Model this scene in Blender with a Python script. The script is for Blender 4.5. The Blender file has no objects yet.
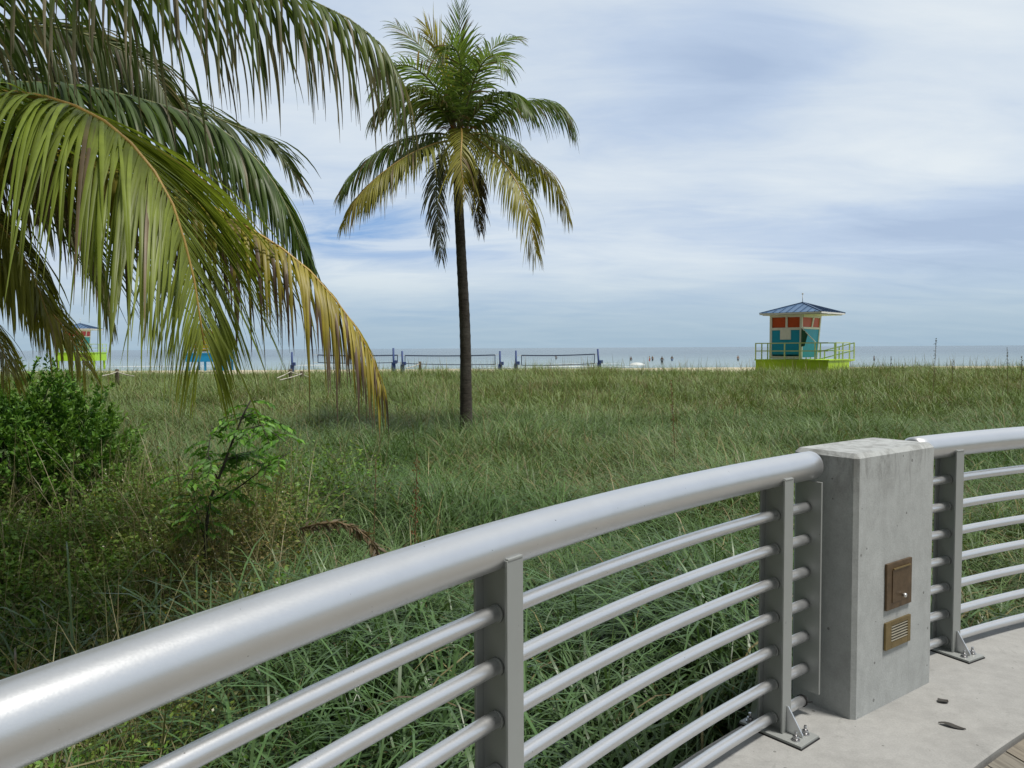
import bpy, bmesh, math, random
import numpy as np
from mathutils import Vector, Matrix

rng = np.random.default_rng(7)
random.seed(7)
scn = bpy.context.scene
COL = scn.collection
PI = math.pi

# ------------------------------------------------------------------ camera
FPX, EYE = 768.0, 1.49
PITCH, ROLL = math.radians(2.68), math.radians(0.31)
_fw = np.array([0, math.cos(PITCH), -math.sin(PITCH)])
_r0 = np.array([1.0, 0, 0]); _u0 = np.array([0, math.sin(PITCH), math.cos(PITCH)])
_rt = _r0 * math.cos(ROLL) - _u0 * math.sin(ROLL)
_up = _r0 * math.sin(ROLL) + _u0 * math.cos(ROLL)
CAMP = np.array([0, 0, EYE])

def at(px, py, Y):
    """point of the photograph at distance Y"""
    v = _fw + _rt * (px - 512) / FPX + _up * (384 - py) / FPX
    return CAMP + v * (Y / v[1])

cd = bpy.data.cameras.new('camera')
cam = bpy.data.objects.new('camera', cd); COL.objects.link(cam)
cd.sensor_width = 36; cd.lens = 36 * FPX / 1024
cd.clip_start = 0.05; cd.clip_end = 60000
M = Matrix((( _rt[0], _up[0], -_fw[0], 0), (_rt[1], _up[1], -_fw[1], 0), (_rt[2], _up[2], -_fw[2], EYE), (0, 0, 0, 1)))
cam.matrix_world = M
scn.camera = cam

scn.view_settings.view_transform = 'Standard'
scn.view_settings.look = 'None'
scn.view_settings.gamma = 1
scn.view_settings.exposure = 0
scn.render.engine = 'CYCLES'
scn.cycles.max_bounces = 6
scn.cycles.diffuse_bounces = 3
scn.cycles.glossy_bounces = 3
scn.cycles.transmission_bounces = 4
scn.cycles.use_denoising = True

# ------------------------------------------------------------------ object helpers
def tag(o, label=None, cat=None, group=None, kind=None):
    if label: o['label'] = label
    if cat: o['category'] = cat
    if group: o['group'] = group
    if kind: o['kind'] = kind
    return o

def empty(name, loc=(0, 0, 0), rz=0.0):
    o = bpy.data.objects.new(name, None)
    o.empty_display_size = 0.2
    o.location = loc; o.rotation_euler = (0, 0, rz)
    COL.objects.link(o)
    return o

def link_mesh(name, me, mats, parent=None):
    o = bpy.data.objects.new(name, me)
    for m in (mats if isinstance(mats, (list, tuple)) else [mats]):
        me.materials.append(m)
    if parent is not None: o.parent = parent
    COL.objects.link(o)
    return o

def np_mesh(name, V, F, mats, parent=None, col=None, matidx=None, smooth=True):
    """V (n,3); F (m,4) or (m,3) index array; col (n,3) per vertex"""
    V = np.asarray(V, np.float32); F = np.asarray(F, np.int32)
    me = bpy.data.meshes.new(name)
    k = F.shape[1]
    me.vertices.add(len(V)); me.vertices.foreach_set('co', V.ravel())
    me.loops.add(F.size); me.loops.foreach_set('vertex_index', F.ravel())
    me.polygons.add(len(F))
    me.polygons.foreach_set('loop_start', np.arange(0, F.size, k, dtype=np.int32))
    me.polygons.foreach_set('loop_total', np.full(len(F), k, np.int32))
    if matidx is not None: me.polygons.foreach_set('material_index', np.asarray(matidx, np.int32))
    me.polygons.foreach_set('use_smooth', np.full(len(F), smooth, bool))
    if col is not None:
        c4 = np.ones((len(V), 4), np.float32); c4[:, :3] = col
        a = me.attributes.new('tint', 'FLOAT_COLOR', 'POINT'); a.data.foreach_set('color', c4.ravel())
    me.update(calc_edges=True)
    return link_mesh(name, me, mats, parent)

class MB:
    """collects shapes into one bmesh"""
    def __init__(s): s.bm = bmesh.new()
    def box(s, c, size, rot=None, bevel=0.0):
        """centre, full sizes, optional Matrix 3x3"""
        tmp = bmesh.new()
        bmesh.ops.create_cube(tmp, size=1)
        for v in tmp.verts: v.co = Vector((v.co.x * size[0], v.co.y * size[1], v.co.z * size[2]))
        if bevel > 0:
            bmesh.ops.bevel(tmp, geom=list(tmp.edges), offset=bevel, segments=2, profile=0.6, affect='EDGES')
        for v in tmp.verts:
            if rot is not None: v.co = rot @ v.co
            v.co += Vector(c)
        s._add(tmp); return s
    def _add(s, tmp):
        me = bpy.data.meshes.new('t'); tmp.to_mesh(me); tmp.free(); s.bm.from_mesh(me); bpy.data.meshes.remove(me)
    def bar(s, a, b, w, h=None, bevel=0.0):
        """box beam from a to b"""
        a = Vector(a); b = Vector(b); d = b - a; L = d.length
        q = d.to_track_quat('X', 'Z').to_matrix()
        return s.box((a + b) / 2, (L, w, h or w), q, bevel)
    def tube(s, pts, r, n=10, caps=True, up=(0, 0, 1)):
        pts = [Vector(p) for p in pts]
        rr = r if isinstance(r, (list, tuple)) else [r] * len(pts)
        rings = []; B = None
        for i, p in enumerate(pts):
            t = (pts[min(i + 1, len(pts) - 1)] - pts[max(i - 1, 0)]).normalized()
            if B is None:
                u = Vector(up)
                if abs(t.dot(u)) > 0.95: u = Vector((1, 0, 0))
                B = t.cross(u).normalized()
            B = (B - t * B.dot(t)).normalized(); N = B.cross(t)
            rings.append([s.bm.verts.new(p + (B * math.cos(2 * PI * k / n) + N * math.sin(2 * PI * k / n)) * rr[i]) for k in range(n)])
        for a, b in zip(rings, rings[1:]):
            for k in range(n):
                f = s.bm.faces.new((a[k], a[(k + 1) % n], b[(k + 1) % n], b[k])); f.smooth = True
        if caps:
            s.bm.faces.new(rings[0][::-1]); s.bm.faces.new(rings[-1])
        return s
    def poly(s, pts, thick, nrm):
        """prism: polygon pts extruded along nrm*thick"""
        nrm = Vector(nrm).normalized() * thick
        a = [s.bm.verts.new(Vector(p)) for p in pts]; b = [s.bm.verts.new(Vector(p) + nrm) for p in pts]
        n = len(a)
        s.bm.faces.new(a[::-1]); s.bm.faces.new(b)
        for i in range(n): s.bm.faces.new((a[i], a[(i + 1) % n], b[(i + 1) % n], b[i]))
        return s
    def face(s, pts):
        s.bm.faces.new([s.bm.verts.new(Vector(p)) for p in pts]); return s
    def xf(s, m):
        bmesh.ops.transform(s.bm, matrix=m, verts=s.bm.verts); return s
    def build(s, name, mat, parent=None):
        bmesh.ops.recalc_face_normals(s.bm, faces=s.bm.faces)
        me = bpy.data.meshes.new(name); s.bm.to_mesh(me); s.bm.free()
        return link_mesh(name, me, mat, parent)

# value noise for scattering and terrain
_tab = rng.random((256, 256))
def vnoise(x, y, sc, seed=0):
    x = np.asarray(x, float) / sc + 37.3 * seed + 500; y = np.asarray(y, float) / sc + 91.7 * seed + 500
    xi = np.floor(x).astype(int); yi = np.floor(y).astype(int); fx = x - xi; fy = y - yi
    fx = fx * fx * (3 - 2 * fx); fy = fy * fy * (3 - 2 * fy)
    g = lambda a, b: _tab[a % 256, b % 256]
    return (g(xi, yi) * (1 - fx) + g(xi + 1, yi) * fx) * (1 - fy) + (g(xi, yi + 1) * (1 - fx) + g(xi + 1, yi + 1) * fx) * fy

def sstep(a, b, x):
    t = np.clip((np.asarray(x, float) - a) / (b - a), 0, 1); return t * t * (3 - 2 * t)

# ------------------------------------------------------------------ materials
def newmat(name):
    m = bpy.data.materials.new(name); m.use_nodes = True
    nt = m.node_tree; nt.nodes.clear()
    out = nt.nodes.new('ShaderNodeOutputMaterial')
    return m, nt, out
def N(nt, t, **kw):
    n = nt.nodes.new(t)
    for k, v in kw.items():
        if k in n.inputs.keys() if hasattr(n.inputs, 'keys') else False: n.inputs[k].default_value = v
        else: setattr(n, k, v)
    return n
def lk(nt, a, b): nt.links.new(a, b)
def c4(c): return (c[0], c[1], c[2], 1)

def ramp(nt, fac, stops):
    r = nt.nodes.new('ShaderNodeValToRGB')
    e = r.color_ramp.elements
    while len(e) < len(stops): e.new(0.5)
    for el, (p, c) in zip(e, stops):
        el.position = p; el.color = c4(c) if len(c) == 3 else c
    lk(nt, fac, r.inputs['Fac']); return r.outputs['Color']
def noise(nt, scale, detail=4, rough=0.55, vec=None, dist=0.0):
    n = nt.nodes.new('ShaderNodeTexNoise'); n.inputs['Scale'].default_value = scale
    n.inputs['Detail'].default_value = detail; n.inputs['Roughness'].default_value = rough
    n.inputs['Distortion'].default_value = dist
    if vec is not None: lk(nt, vec, n.inputs['Vector'])
    return n.outputs['Fac']
def objco(nt, scale=(1, 1, 1)):
    t = nt.nodes.new('ShaderNodeTexCoord'); mp = nt.nodes.new('ShaderNodeMapping')
    mp.inputs['Scale'].default_value = scale
    lk(nt, t.outputs['Object'], mp.inputs['Vector']); return mp.outputs['Vector']
def mixc(nt, fac, a, b, mode='MIX'):
    m = nt.nodes.new('ShaderNodeMix'); m.data_type = 'RGBA'; m.blend_type = mode
    for s, v in ((0, fac), (6, a), (7, b)):
        if hasattr(v, 'is_linked') or hasattr(v, 'links'): lk(nt, v, m.inputs[s])
        else: m.inputs[s].default_value = v if s == 0 else c4(v)
    return m.outputs[2]
def bump(nt, h, strength=0.3, dist=0.01):
    b = nt.nodes.new('ShaderNodeBump'); b.inputs['Strength'].default_value = strength; b.inputs['Distance'].default_value = dist
    lk(nt, h, b.inputs['Height']); return b.outputs['Normal']
def math_(nt, op, a, b=None):
    m = nt.nodes.new('ShaderNodeMath'); m.operation = op
    for i, v in enumerate((a, b)):
        if v is None: continue
        if isinstance(v, (int, float)): m.inputs[i].default_value = v
        else: lk(nt, v, m.inputs[i])
    return m.outputs[0]

def mat_paint(name, c, rough=0.5, var=0.12, scale=6.0, metallic=0.0):
    m, nt, out = newmat(name)
    p = nt.nodes.new('ShaderNodeBsdfPrincipled')
    v = objco(nt)
    f = noise(nt, scale, 5, 0.6, v)
    col = ramp(nt, f, [(0.3, tuple(x * (1 - var) for x in c)), (0.7, tuple(min(1, x * (1 + var)) for x in c))])
    lk(nt, col, p.inputs['Base Color']); p.inputs['Roughness'].default_value = rough; p.inputs['Metallic'].default_value = metallic
    lk(nt, bump(nt, noise(nt, scale * 12, 3, 0.5, v), 0.08, 0.004), p.inputs['Normal'])
    lk(nt, p.outputs[0], out.inputs['Surface']); return m

def mat_leafy(name, rough=0.45, trans=0.3, spec=0.4, gain=1.0):
    m, nt, out = newmat(name)
    a = nt.nodes.new('ShaderNodeAttribute'); a.attribute_name = 'tint'
    v = objco(nt)
    f = noise(nt, 7.0, 3, 0.6, v)
    k = ramp(nt, f, [(0.3, (0.8 * gain,) * 3), (0.7, (1.15 * gain,) * 3)])
    c = mixc(nt, 1.0, a.outputs['Color'], k, 'MULTIPLY')
    p = nt.nodes.new('ShaderNodeBsdfPrincipled'); lk(nt, c, p.inputs['Base Color'])
    p.inputs['Roughness'].default_value = rough; p.inputs['Specular IOR Level'].default_value = spec
    t = nt.nodes.new('ShaderNodeBsdfTranslucent')
    c2 = mixc(nt, 1.0, c, (1.25, 1.25, 0.7), 'MULTIPLY'); lk(nt, c2, t.inputs['Color'])
    mx = nt.nodes.new('ShaderNodeMixShader'); mx.inputs[0].default_value = trans
    lk(nt, p.outputs[0], mx.inputs[1]); lk(nt, t.outputs[0], mx.inputs[2])
    lk(nt, mx.outputs[0], out.inputs['Surface']); return m

def mat_aluminium(name, base=(0.62, 0.63, 0.65), rough=0.36, metal=.9):
    m, nt, out = newmat(name)
    p = nt.nodes.new('ShaderNodeBsdfPrincipled'); p.inputs['Metallic'].default_value = metal
    v = objco(nt)
    f = noise(nt, 9, 6, 0.65, v)
    fine = noise(nt, 260, 2, 0.5, v)
    col = ramp(nt, f, [(0.25, tuple(x * 0.96 for x in base)), (0.75, tuple(min(1, x * 1.03) for x in base))])
    # scattered small dark specks, scuffs
    sp = noise(nt, 75, 2, 0.5, v)
    spk = ramp(nt, sp, [(0.755, (0, 0, 0)), (0.79, (1, 1, 1))])
    col = mixc(nt, spk, col, (0.16, 0.16, 0.16))
    lk(nt, col, p.inputs['Base Color'])
    r = math_(nt, 'ADD', math_(nt, 'MULTIPLY', fine, 0.10), rough - 0.05)
    lk(nt, r, p.inputs['Roughness'])
    lk(nt, bump(nt, fine, 0.06, 0.001), p.inputs['Normal'])
    lk(nt, p.outputs[0], out.inputs['Surface']); return m

def mat_concrete(name, base, stain=0.5, warm=(1.0, 0.99, 0.95), drips=True, pits=True):
    m, nt, out = newmat(name)
    p = nt.nodes.new('ShaderNodeBsdfPrincipled'); p.inputs['Roughness'].default_value = 0.85
    p.inputs['Specular IOR Level'].default_value = 0.25
    v = objco(nt)
    f1 = noise(nt, 2.6, 6, 0.62, v, 0.4); f2 = noise(nt, 17, 5, 0.65, v); f3 = noise(nt, 140, 3, 0.6, v)
    b = tuple(base * w for w in warm)
    col = ramp(nt, f1, [(0.3, tuple(x * (1 - 0.22 * stain) for x in b)), (0.55, b), (0.8, tuple(min(1, x * 1.07) for x in b))])
    col = mixc(nt, 1.0, col, ramp(nt, f2, [(0.3, (0.9,) * 3), (0.65, (1.04,) * 3)]), 'MULTIPLY')
    col = mixc(nt, 1.0, col, ramp(nt, f3, [(0.3, (0.9,) * 3), (0.7, (1.06,) * 3)]), 'MULTIPLY')
    h = math_(nt, 'ADD', math_(nt, 'MULTIPLY', f2, 0.4), math_(nt, 'MULTIPLY', f3, 0.35))
    if pits:
        vo = nt.nodes.new('ShaderNodeTexVoronoi'); vo.inputs['Scale'].default_value = 26; lk(nt, v, vo.inputs['Vector'])
        pick = nt.nodes.new('ShaderNodeSeparateColor'); lk(nt, vo.outputs['Color'], pick.inputs[0])
        rad = math_(nt, 'MULTIPLY', math_(nt, 'GREATER_THAN', pick.outputs[0], 0.78), math_(nt, 'MULTIPLY', math_(nt, 'MULTIPLY', pick.outputs[1], f2), 0.34))
        pit = math_(nt, 'LESS_THAN', vo.outputs['Distance'], rad)
        col = mixc(nt, math_(nt, 'MULTIPLY', pit, 0.65), col, (0.09, 0.09, 0.085))
        h = math_(nt, 'SUBTRACT', h, pit)
    if drips:
        tc = nt.nodes.new('ShaderNodeTexCoord'); sx = nt.nodes.new('ShaderNodeSeparateXYZ'); lk(nt, tc.outputs['Object'], sx.inputs[0])
        vs = objco(nt, (9, 9, 3.0)); d = noise(nt, 1.6, 6, 0.7, vs, 0.6)
        topm = nt.nodes.new('ShaderNodeMapRange'); topm.inputs[1].default_value = 0.84; topm.inputs[2].default_value = 1.04
        lk(nt, sx.outputs[2], topm.inputs[0])
        df = math_(nt, 'MULTIPLY', ramp(nt, d, [(0.45, (0, 0, 0)), (0.62, (1, 1, 1))]), math_(nt, 'ADD', math_(nt, 'MULTIPLY', topm.outputs[0], 0.42), 0.12))
        col = mixc(nt, df, col, (0.13, 0.13, 0.12))
    # dirty smears and scuffs
    sm = noise(nt, 5.5, 5, 0.72, objco(nt, (1.0, 1.0, .8)), 1.2)
    col = mixc(nt, math_(nt, 'MULTIPLY', ramp(nt, sm, [(0.60, (0, 0, 0)), (0.68, (1, 1, 1))]), .32 * stain), col, (0.12, 0.12, 0.11))
    lk(nt, col, p.inputs['Base Color'])
    lk(nt, bump(nt, h, 0.5, 0.004), p.inputs['Normal'])
    lk(nt, p.outputs[0], out.inputs['Surface']); return m

def mat_wood(name):
    m, nt, out = newmat(name)
    p = nt.nodes.new('ShaderNodeBsdfPrincipled'); p.inputs['Roughness'].default_value = 0.8
    a = nt.nodes.new('ShaderNodeAttribute'); a.attribute_name = 'tint'
    v = objco(nt, (34, 1.6, 20)); g = noise(nt, 2.0, 6, 0.65, v, 0.6)
    col = mixc(nt, 1.0, a.outputs['Color'], ramp(nt, g, [(0.28, (0.45, 0.42, 0.38)), (0.5, (0.95, 0.93, 0.9)), (0.75, (1.2, 1.18, 1.12))]), 'MULTIPLY')
    lk(nt, col, p.inputs['Base Color']); lk(nt, bump(nt, g, 0.5, 0.004), p.inputs['Normal'])
    lk(nt, p.outputs[0], out.inputs['Surface']); return m

def mat_ground():
    m, nt, out = newmat('sand and soil')
    p = nt.nodes.new('ShaderNodeBsdfPrincipled'); p.inputs['Roughness'].default_value = 0.95
    p.inputs['Specular IOR Level'].default_value = 0.1
    tc = nt.nodes.new('ShaderNodeTexCoord'); sx = nt.nodes.new('ShaderNodeSeparateXYZ'); lk(nt, tc.outputs['Object'], sx.inputs[0])
    f = noise(nt, 1.2, 6, 0.6, tc.outputs['Object']); f2 = noise(nt, 14, 4, 0.6, tc.outputs['Object'])
    soil = ramp(nt, f2, [(0.3, (0.035, 0.035, 0.016)), (0.7, (0.085, 0.09, 0.04))])
    sand = ramp(nt, f2, [(0.3, (0.42, 0.37, 0.27)), (0.7, (0.52, 0.47, 0.36))])
    edge = math_(nt, 'ADD', sx.outputs[1], math_(nt, 'MULTIPLY', f, 4.0))
    mr = nt.nodes.new('ShaderNodeMapRange'); mr.inputs[1].default_value = 46; mr.inputs[2].default_value = 49; lk(nt, edge, mr.inputs[0])
    col = mixc(nt, mr.outputs[0], soil, sand)
    lk(nt, col, p.inputs['Base Color']); lk(nt, bump(nt, f2, 0.5, 0.03), p.inputs['Normal'])
    lk(nt, p.outputs[0], out.inputs['Surface']); return m

def mat_sea():
    m, nt, out = newmat('sea water')
    p = nt.nodes.new('ShaderNodeBsdfPrincipled'); p.inputs['Roughness'].default_value = 0.22
    p.inputs['IOR'].default_value = 1.33
    tc = nt.nodes.new('ShaderNodeTexCoord'); sx = nt.nodes.new('ShaderNodeSeparateXYZ'); lk(nt, tc.outputs['Object'], sx.inputs[0])
    mp = nt.nodes.new('ShaderNodeMapping'); mp.inputs['Scale'].default_value = (0.35, 1.0, 1.0); lk(nt, tc.outputs['Object'], mp.inputs['Vector'])
    w = noise(nt, 0.32, 6, 0.62, mp.outputs['Vector'], 0.3)
    mp2 = nt.nodes.new('ShaderNodeMapping'); mp2.inputs['Scale'].default_value = (0.004, 0.02, 1); lk(nt, tc.outputs['Object'], mp2.inputs['Vector'])
    band = noise(nt, 1.0, 4, 0.6, mp2.outputs['Vector'])
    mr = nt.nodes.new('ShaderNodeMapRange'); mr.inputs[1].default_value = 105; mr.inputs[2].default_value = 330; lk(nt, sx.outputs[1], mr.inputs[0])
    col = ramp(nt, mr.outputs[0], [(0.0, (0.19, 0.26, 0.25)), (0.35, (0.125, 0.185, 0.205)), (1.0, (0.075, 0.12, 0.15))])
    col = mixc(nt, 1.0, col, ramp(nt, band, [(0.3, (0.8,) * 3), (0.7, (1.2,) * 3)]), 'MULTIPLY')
    lk(nt, col, p.inputs['Base Color'])
    lk(nt, bump(nt, w, 1.0, 0.6), p.inputs['Normal'])
    lk(nt, p.outputs[0], out.inputs['Surface']); return m

def mat_trunk(name, a, b):
    m, nt, out = newmat(name)
    p = nt.nodes.new('ShaderNodeBsdfPrincipled'); p.inputs['Roughness'].default_value = 0.9
    v = objco(nt, (6, 6, 22)); f = noise(nt, 1.3, 6, 0.7, v, 0.3)
    v2 = objco(nt, (1.5, 1.5, 1.0)); f2 = noise(nt, 1.5, 4, 0.6, v2)
    col = ramp(nt, f, [(0.3, a), (0.7, b)])
    col = mixc(nt, ramp(nt, f2, [(0.5, (0, 0, 0)), (0.65, (0.5, 0.5, 0.5))]), col, (0.11, 0.105, 0.09))
    lk(nt, col, p.inputs['Base Color']); lk(nt, bump(nt, f, 0.9, 0.02), p.inputs['Normal'])
    lk(nt, p.outputs[0], out.inputs['Surface']); return m

ALU = mat_aluminium('brushed aluminium pipe', (0.63, 0.64, 0.655), 0.35, .82)
ALU_FLAT = mat_aluminium('grey aluminium plate', (0.29, 0.305, 0.30), 0.5, .2)
STEEL = mat_aluminium('steel bolt', (0.45, 0.45, 0.46), 0.3)
RUBBER = mat_paint('black rubber pad', (0.015, 0.015, 0.016), 0.8)
CONC_PILLAR = mat_concrete('cast concrete pillar', 0.40, 0.38, (0.955, 1.0, 1.005))
CONC_LEDGE = mat_concrete('concrete ledge', 0.315, 0.9, (1.0, 1.0, 0.975), drips=False)
WOOD = mat_wood('weathered deck board')
BRONZE = mat_paint('bronze plate', (0.125, 0.085, 0.05), 0.45, 0.3, 20, 0.6)
BRASS = mat_paint('brass grille', (0.22, 0.165, 0.075), 0.45, 0.2, 20, 0.75)
GRASS_NEAR = mat_leafy('broad grass', 0.38, 0.22, 0.42, 1.0)
LOUVRE = mat_paint('worn louvre', (0.3, 0.27, 0.2), 0.4, 0.15, 20, 0.6)
GRASS = mat_leafy('dune grass', 0.45, 0.22, 0.32)
LEAF = mat_leafy('leaf', 0.48, 0.30, 0.3)
PALM = mat_leafy('palm leaflet', 0.45, 0.40, 0.35)
GROUND = mat_ground(); SEA = mat_sea()
BARK = mat_trunk('palm bark', (0.018, 0.014, 0.011), (0.07, 0.058, 0.046))
STEM = mat_paint('dark woody stem', (0.035, 0.03, 0.022), 0.85, 0.3, 30)
FOAM = mat_paint('sea foam', (0.55, 0.58, 0.58), 0.9, 0.05)

# ------------------------------------------------------------------ sky and sun
SUN_EL, SUN_AZ = math.radians(68), math.radians(117)     # azimuth from +Y towards +X
world = bpy.data.worlds.new('World'); scn.world = world; world.use_nodes = True
nt = world.node_tree; nt.nodes.clear()
wo = nt.nodes.new('ShaderNodeOutputWorld'); bg = nt.nodes.new('ShaderNodeBackground'); bg.inputs['Strength'].default_value = 0.107
lk(nt, bg.outputs[0], wo.inputs['Surface'])
sky = nt.nodes.new('ShaderNodeTexSky'); sky.sky_type = 'NISHITA'; sky.sun_disc = False
sky.sun_elevation = SUN_EL; sky.sun_rotation = SUN_AZ
tc = nt.nodes.new('ShaderNodeTexCoord'); sx = nt.nodes.new('ShaderNodeSeparateXYZ'); lk(nt, tc.outputs['Generated'], sx.inputs[0])
X_, Y_, Z_ = sx.outputs
# direction flattened onto a cloud deck overhead: streaks get thinner towards the horizon
den = math_(nt, 'ADD', math_(nt, 'MAXIMUM', Z_, 0.0), 0.17)
cx = nt.nodes.new('ShaderNodeCombineXYZ')
lk(nt, math_(nt, 'DIVIDE', X_, den), cx.inputs[0]); lk(nt, math_(nt, 'DIVIDE', Y_, den), cx.inputs[1])
mpc = nt.nodes.new('ShaderNodeMapping'); mpc.inputs['Scale'].default_value = (0.62, 0.95, 1); mpc.inputs['Rotation'].default_value = (0, 0, 0.25)
mpc.inputs['Location'].default_value = (2.1, 0.6, 0)
lk(nt, cx.outputs[0], mpc.inputs['Vector'])
n1 = noise(nt, 1.0, 7, 0.55, mpc.outputs['Vector'], 0.35)
mpd = nt.nodes.new('ShaderNodeMapping'); mpd.inputs['Scale'].default_value = (1.5, 3.6, 1); mpd.inputs['Rotation'].default_value = (0, 0, -0.12)
lk(nt, cx.outputs[0], mpd.inputs['Vector'])
n2 = noise(nt, 1.0, 6, 0.6, mpd.outputs['Vector'], 0.5)
def blob(az, el, saz, sel):
    """soft weather patch round a sky direction (degrees)"""
    a = math_(nt, 'ARCTAN2', X_, Y_); e = math_(nt, 'ARCSINE', Z_)
    da = math_(nt, 'DIVIDE', math_(nt, 'SUBTRACT', a, math.radians(az)), math.radians(saz))
    de = math_(nt, 'DIVIDE', math_(nt, 'SUBTRACT', e, math.radians(el)), math.radians(sel))
    s = math_(nt, 'ADD', math_(nt, 'MULTIPLY', da, da), math_(nt, 'MULTIPLY', de, de))
    return math_(nt, 'EXPONENT', math_(nt, 'MULTIPLY', s, -1.0))
bright = math_(nt, 'ADD', math_(nt, 'MULTIPLY', n1, 0.72), math_(nt, 'MULTIPLY', n2, 0.54))
for az, el, sa, se, w in ((29, 11, 6, 5, 0.20), (29, 20, 9, 7, 0.20), (20, 27, 12, 6, 0.06), (20.5, 10.5, 5, 2.5, 0.10), (31, 7.5, 8, 2.6, -0.26),
                          (17, 19, 6, 4, -0.16), (-9.8, 5.0, 7, 1.2, 0.34), (12, 5.5, 12, 2.0, 0.10), (25, 3.5, 14, 1.5, -0.06), (-10, 17, 10, 6, 0.03)):
    bright = math_(nt, 'ADD', bright, math_(nt, 'MULTIPLY', blob(az, el, sa, se), w))
cloud = ramp(nt, bright, [(0.37, (4.1, 5.15, 6.9)), (0.54, (5.1, 6.15, 7.75)), (0.69, (6.3, 7.15, 8.15)), (0.92, (7.7, 8.3, 8.7))])
# gap of blue low on the left, and thinning towards the horizon
gap = math_(nt, 'MULTIPLY', math_(nt, 'MAXIMUM', blob(-11, 8.7, 8, 2.2), math_(nt, 'MULTIPLY', blob(-7, 2.2, 9, 1.0), 0.5)), ramp(nt, n2, [(0.38, (1, 1, 1)), (0.60, (0.15, 0.15, 0.15))]))
cloud = mixc(nt, gap, cloud, (1.8, 3.65, 6.9))
hz = nt.nodes.new('ShaderNodeMapRange'); hz.inputs[1].default_value = 0.0; hz.inputs[2].default_value = 0.13; hz.interpolation_type = 'SMOOTHSTEP'
lk(nt, Z_, hz.inputs[0])
low = mixc(nt, n2, (3.1, 4.5, 5.85), (4.2, 5.5, 6.6))
cloud = mixc(nt, hz.outputs[0], low, cloud)
skc = mixc(nt, 0.9, sky.outputs[0], cloud)
# the unseen sky: tints added to shape the light, dimmer left and overhead, warmer behind
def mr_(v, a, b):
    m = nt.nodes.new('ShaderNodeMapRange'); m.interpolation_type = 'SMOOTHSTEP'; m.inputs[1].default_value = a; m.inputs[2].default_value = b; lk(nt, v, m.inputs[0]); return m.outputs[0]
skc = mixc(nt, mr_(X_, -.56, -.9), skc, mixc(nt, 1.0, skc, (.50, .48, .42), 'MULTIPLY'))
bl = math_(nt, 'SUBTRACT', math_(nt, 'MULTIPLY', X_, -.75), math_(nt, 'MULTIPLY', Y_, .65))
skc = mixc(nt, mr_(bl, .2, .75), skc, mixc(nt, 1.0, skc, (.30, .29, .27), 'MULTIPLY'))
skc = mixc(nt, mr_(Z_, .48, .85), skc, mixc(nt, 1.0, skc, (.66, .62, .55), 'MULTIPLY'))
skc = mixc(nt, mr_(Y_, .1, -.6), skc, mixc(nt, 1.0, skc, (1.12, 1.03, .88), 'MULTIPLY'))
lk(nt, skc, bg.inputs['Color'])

sd = bpy.data.lights.new('sun', 'SUN'); sun = bpy.data.objects.new('sun', sd); COL.objects.link(sun)
sd.energy = 4.2; sd.angle = math.radians(11); sd.color = (1.0, 0.955, 0.88)
sdir = Vector((math.cos(SUN_EL) * math.sin(SUN_AZ), math.cos(SUN_EL) * math.cos(SUN_AZ), math.sin(SUN_EL)))
sun.rotation_euler = sdir.to_track_quat('Z', 'Y').to_euler()

# ------------------------------------------------------------------ the deck circle
SX, SY, RR = 5.902, -2.893, 7.604           # centre of the curved railing, and its radius
def P(r, deg, z=0.0):
    a = math.radians(deg); return Vector((SX + r * math.cos(a), SY + r * math.sin(a), z))
def frame_at(deg):
    """3x3: X along the rail (clockwise, to the right of the picture), Y outward, Z up"""
    a = math.radians(deg); o = Vector((math.cos(a), math.sin(a), 0)); t = Vector((math.sin(a), -math.cos(a), 0))
    return Matrix((t, o, Vector((0, 0, 1)))).transposed()
def rS(x, y): return np.hypot(np.asarray(x) - SX, np.asarray(y) - SY)

R_EDGE, R_WOOD = 7.715, 7.0

# ------------------------------------------------------------------ ground, sea
def gz(x, y):
    x = np.asarray(x, float); y = np.asarray(y, float)
    base = np.interp(y, [-60, 2, 10, 20, 32, 41, 46, 50, 60, 75, 95, 108, 130, 400], [-.7, -.62, -.58, -.46, -.22, -.09, -.19, -.78, -1.02, -1.12, -1.2, -1.36, -2.5, -6])
    amp = np.interp(y, [-5, 8, 20, 40, 50, 70, 110], [0.02, .05, .12, .20, .10, .04, .01])
    left = sstep(-4, -16, x) * np.interp(y, [20, 34, 44, 52], [0, -.11, -.13, 0]) if True else 0
    return base + left + amp * (vnoise(x, y, 6.0, 1) * 2 - 1) + 0.55 * amp * (vnoise(x, y, 2.2, 2) * 2 - 1)

xs = np.unique(np.concatenate([np.linspace(-60, 60, 161), np.geomspace(60, 30000, 30), -np.geomspace(60, 30000, 30)]))
ys = np.unique(np.concatenate([np.linspace(-20, 60, 141), np.linspace(60, 130, 40), np.geomspace(130, 40000, 14), -np.geomspace(20, 2000, 10)]))
GX, GY = np.meshgrid(xs, ys)
GZ = gz(GX, GY)
V = np.stack([GX, GY, GZ], -1).reshape(-1, 3)
nx = len(xs); idx = np.arange(len(xs) * len(ys)).reshape(len(ys), nx)
F = np.stack([idx[:-1, :-1], idx[:-1, 1:], idx[1:, 1:], idx[1:, :-1]], -1).reshape(-1, 4)
tag(np_mesh('ground', V, F, GROUND), 'sandy ground of the dune and the beach', 'ground', kind='structure')

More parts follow.
